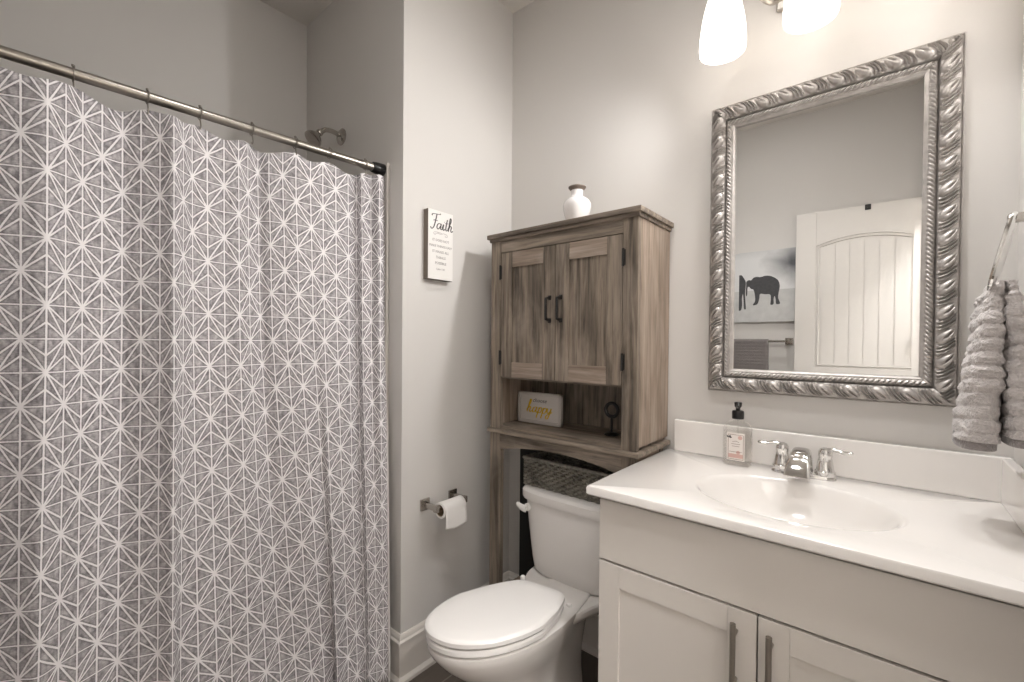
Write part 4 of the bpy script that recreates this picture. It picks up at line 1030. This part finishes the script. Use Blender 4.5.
# ------------------------------------------------------------------ vanity light
LXC, LY = 1.172, -0.185
li = thing('vanity_light', 'three-shade brushed metal vanity light above the mirror', 'light fixture', (LXC, 0, 2.28))
obj('back_plate', MB().box(LXC - 0.11, LXC + 0.11, -0.02, -0.0005, 2.245, 2.335, bev=0.008), NICKEL, li)
for k, sx in enumerate((0.958, 1.172, 1.386)):
    zb_ = 2.085
    d_ = (sx - LXC)
    if abs(d_) < 0.01: ap = catmull([(sx, -0.02, 2.30), (sx, -0.08, 2.345), (sx, -0.15, 2.345), (sx, LY, 2.30)], 6)
    else:
        sgn = 1 if d_ > 0 else -1
        ap = catmull([(LXC + sgn * 0.05, -0.02, 2.27), (LXC + sgn * 0.07, -0.08, 2.24), (LXC + sgn * 0.105, -0.13, 2.205), (LXC + sgn * 0.15, -0.17, 2.25), (sx - sgn * 0.02, -0.183, 2.325), (sx, LY, 2.30)], 7)
    obj('arm', MB().tube(ap, 0.006, n=10), NICKEL, li)
    obj('shade_holder', MB().lathe([(0.008, 0.217), (0.018, 0.214), (0.025, 0.204), (0.027, 0.184), (0.027, 0.180)], (sx, LY, zb_), n=28), NICKEL, li)
    sp_ = [(0.027, 0.152), (0.036, 0.142), (0.046, 0.122), (0.055, 0.095), (0.062, 0.065), (0.066, 0.035), (0.067, 0.012), (0.0655, 0.0), (0.064, 0.0), (0.0645, 0.012), (0.0635, 0.035), (0.0595, 0.065), (0.0525, 0.095), (0.0435, 0.121), (0.034, 0.139), (0.025, 0.149)]
    shd = obj('glass_shade', MB().lathe([(p.x * 0.93, p.y * 1.22) for p in catmull([(a, b, 0) for a, b in sp_], 3)], (sx, LY, zb_), n=40, close=False), SHADEM, li)
    bl = MB().lathe([(0.001, 0.008), (0.012, 0.010), (0.021, 0.017), (0.027, 0.029), (0.028, 0.042), (0.023, 0.06), (0.0155, 0.075), (0.0135, 0.09), (0.001, 0.091)], (sx, LY, zb_), n=24)
    obj('bulb', bl, BULBM, li)
    ld = bpy.data.lights.new('bulb_light', 'SPOT'); ld.energy = LAMP * (1.45, 1.2, 1.1)[k]; ld.color = (1, 0.99, 0.98); ld.spot_size = math.radians(146); ld.spot_blend = 1.0; ld.shadow_soft_size = 0.03
    lo_ = bpy.data.objects.new('bulb_light', ld); COL.objects.link(lo_); lo_.parent = li; lo_.location = Vector((sx, LY, zb_ - 0.03)) - li.location
    lo_.rotation_mode = 'QUATERNION'; lo_.rotation_quaternion = Vector(((-0.85, -0.48, -0.22), (-0.15, -0.45, -0.88), (0.5, -0.5, -0.6))[k]).to_track_quat('-Z', 'Y')
    obj('socket', MB().lathe([(0.014, 0.09), (0.016, 0.095), (0.016, 0.18), (0.004, 0.182)], (sx, LY, zb_), n=20), NICKEL, li)

# ------------------------------------------------------------------ towel ring and hand towel on the right wall
ry, rz_ = -0.255, 1.490
tr_ = thing('towel_ring', 'metal towel ring on the right wall beside the mirror', 'towel ring', (XR, ry, rz_))
obj('mount', MB().box(XR - 0.009, XR - 0.0005, ry - 0.022, ry + 0.022, rz_ - 0.022, rz_ + 0.022, bev=0.003).box(XR - 0.052, XR - 0.006, ry - 0.009, ry + 0.009, rz_ - 0.009, rz_ + 0.009, bev=0.003), DNICKEL, tr_)
rl = []
for k in range(48):
    x, y, z = superell(0, 0, 0, 0.078, 0.072, 3.5, 48)[k]
    rl.append((XR - 0.043 - 0.030 * (0.072 - y) / 0.144 + 0.13 * x, ry + x, rz_ - 0.004 - 0.066 + y))
obj('ring', MB().tube(rl, 0.0055, n=10, closed=True), CHROME, tr_)
tw = thing('hand_towel', 'grey ribbed terry hand towel hanging in the towel ring', 'towel', (1.51, ry, 1.03))
def lobe(xa_t, xb_t, xa_b, xb_b, zt, zb, ytop, ybot, seed, hemh):
    """one hanging layer: rounded section, ribs across, fuzzy; returns (body, hem)"""
    def build(z0, z1, rib, nz):
        secs = []
        for j in range(nz + 1):
            z = z0 + (z1 - z0) * j / nz
            f = (zt - z) / (zt - zb); f = max(0, min(1, f)); g = f ** 0.75
            cxm = (xa_t + xb_t) / 2 * (1 - g) + (xa_b + xb_b) / 2 * g; hx = (xb_t - xa_t) / 2 * (1 - g) + (xb_b - xa_b) / 2 * g; hy = ytop * (1 - g) + ybot * g
            k_ = 0.3 + 0.7 * smooth(0.0, 0.10, f); hx *= k_
            sec = []
            for x, y, _ in superell(0, 0, 0, 1, 1, 2.8, 72):
                n_ = Vector((x / max(hx, 0.004), y / max(hy, 0.004), 0)).normalized()
                p = Vector((cxm + x * hx, ry + y * hy, z))
                d_ = 0
                if rib: d_ = 0.0042 * abs(math.sin(PI * (z + 0.01 * y) / 0.0265 + seed)) ** 0.7 + 0.0042 * mnoise.noise(p * 55 + Vector((seed, 0, 0))) + 0.0030 * mnoise.noise(p * 150) + 0.006 * mnoise.noise(p * 14 + Vector((0, seed, 0)))
                sec.append(p + n_ * d_)
            secs.append(sec)
        return MB().loft(secs)
    return build(zt, zb + hemh, True, 170), build(zb + hemh + 0.004, zb, False, 8)
b1, h1 = lobe(1.490, 1.514, 1.446, 1.506, 1.362, 1.033, 0.055, 0.082, 0.3, 0.016)
b2, h2 = lobe(1.5105, 1.527, 1.514, 1.553, 1.362, 1.046, 0.055, 0.082, 2.1, 0.016)
obj('front_layer', b1, TERRY, tw, angle=180); obj('front_hem', h1, TERRYH, tw)
obj('rear_layer', b2, TERRY, tw, angle=180); obj('rear_hem', h2, TERRYH, tw)

# ------------------------------------------------------------------ seen in the mirror: canvas, towel bar, towel on the front wall
cvx0, cvx1, cvz0, cvz1 = 0.20, 0.93, 1.383, 1.852
cv = thing('elephant_picture', 'black and white elephant picture on the wall reflected in the mirror', 'picture', ((cvx0 + cvx1) / 2, YF, cvz0))
obj('canvas', MB().box(cvx0, cvx1, YF + 0.001, YF + 0.03, cvz0, cvz1, bev=0.002), CANVAS, cv)
def eleph(pts, y=YF + 0.0302):
    P = catmull([(a, 0, b) for a, b in pts], 4, closed=True)
    return MB().prism([(p.x, y, p.z) for p in P], (0, 0.0006, 0))
def W(px, py): return (0.523 + (px - 40) * 0.354 / 243, 1.856 - (py - 95) * (0.471 / 275) + (px - 40) * (-0.004 / 243) )
side = [(93, 212), (103, 206), (112, 207), (122, 198), (135, 195), (150, 197), (170, 193), (190, 195), (208, 203), (221, 214), (227, 232), (226, 246), (223, 262), (222, 280), (229, 298), (226, 303), (214, 302), (212, 285), (208, 272), (204, 283), (204, 302), (192, 304), (193, 285), (190, 266), (170, 264), (150, 262), (147, 280), (140, 300), (126, 305), (121, 302), (130, 288), (128, 262), (122, 244), (112, 240), (104, 232), (98, 236), (97, 262), (92, 268), (91, 245), (92, 226)]
fr2 = [(40, 212), (50, 196), (60, 186), (72, 185), (82, 197), (90, 212), (90, 232), (88, 262), (90, 290), (92, 318), (84, 316), (82, 285), (79, 260), (75, 275), (76, 300), (72, 322), (60, 324), (56, 318), (62, 300), (58, 262), (55, 275), (56, 305), (52, 316), (46, 300), (46, 250), (38, 235)]
obj('standing_elephant', eleph([W(*p) for p in side]), ELEM, cv, smooth=False)
obj('facing_elephant', eleph([W(*p) for p in fr2]), ELEM, cv, smooth=False)
by_, bz_ = YF + 0.06, 1.256
tbr = thing('towel_bar', 'chrome towel bar under the elephant picture', 'towel bar', (0.55, YF, bz_))
obj('bar', MB().tube([(0.26, by_, bz_), (0.845, by_, bz_)], 0.008, n=14), DNICKEL, tbr)
for x in (0.262, 0.848):
    obj('post', MB().box(x - 0.022, x + 0.022, YF + 0.0005, YF + 0.009, bz_ - 0.022, bz_ + 0.022, bev=0.003).box(x - 0.011, x + 0.011, YF + 0.008, by_ + 0.012, bz_ - 0.013, bz_ + 0.013, bev=0.003), DNICKEL, tbr)
bt = MB(); rws = []
for j in range(121):
    s = j / 120; L = 0.9
    z_off = s * L
    r = []
    for i in range(21):
        x = 0.33 + 0.411 * i / 20
        rib = 0.0022 * math.sin(2 * PI * s * L / 0.02)
        if s < 0.47: y, z = by_ - 0.0125 - rib, bz_ - 0.42 + s / 0.47 * 0.42
        elif s > 0.53: y, z = by_ + 0.0125 + rib, bz_ - (s - 0.53) / 0.47 * 0.42
        else:
            a = PI * (1 - (s - 0.47) / 0.06); y, z = by_ + (0.0125) * math.cos(a), bz_ + 0.0125 * math.sin(a)
        r.append((x, y + 0.002 * mnoise.noise(Vector((x * 8, z * 6, 0))), z))
    rws.append(r)
bt.grid(rws)
bo = obj('bath_towel', bt, TERRYD, None, angle=180); so = bo.modifiers.new('t', 'SOLIDIFY'); so.thickness = 0.005; so.offset = 0
tag(bo, 'dark grey ribbed towel on the bar under the elephant picture', 'towel')
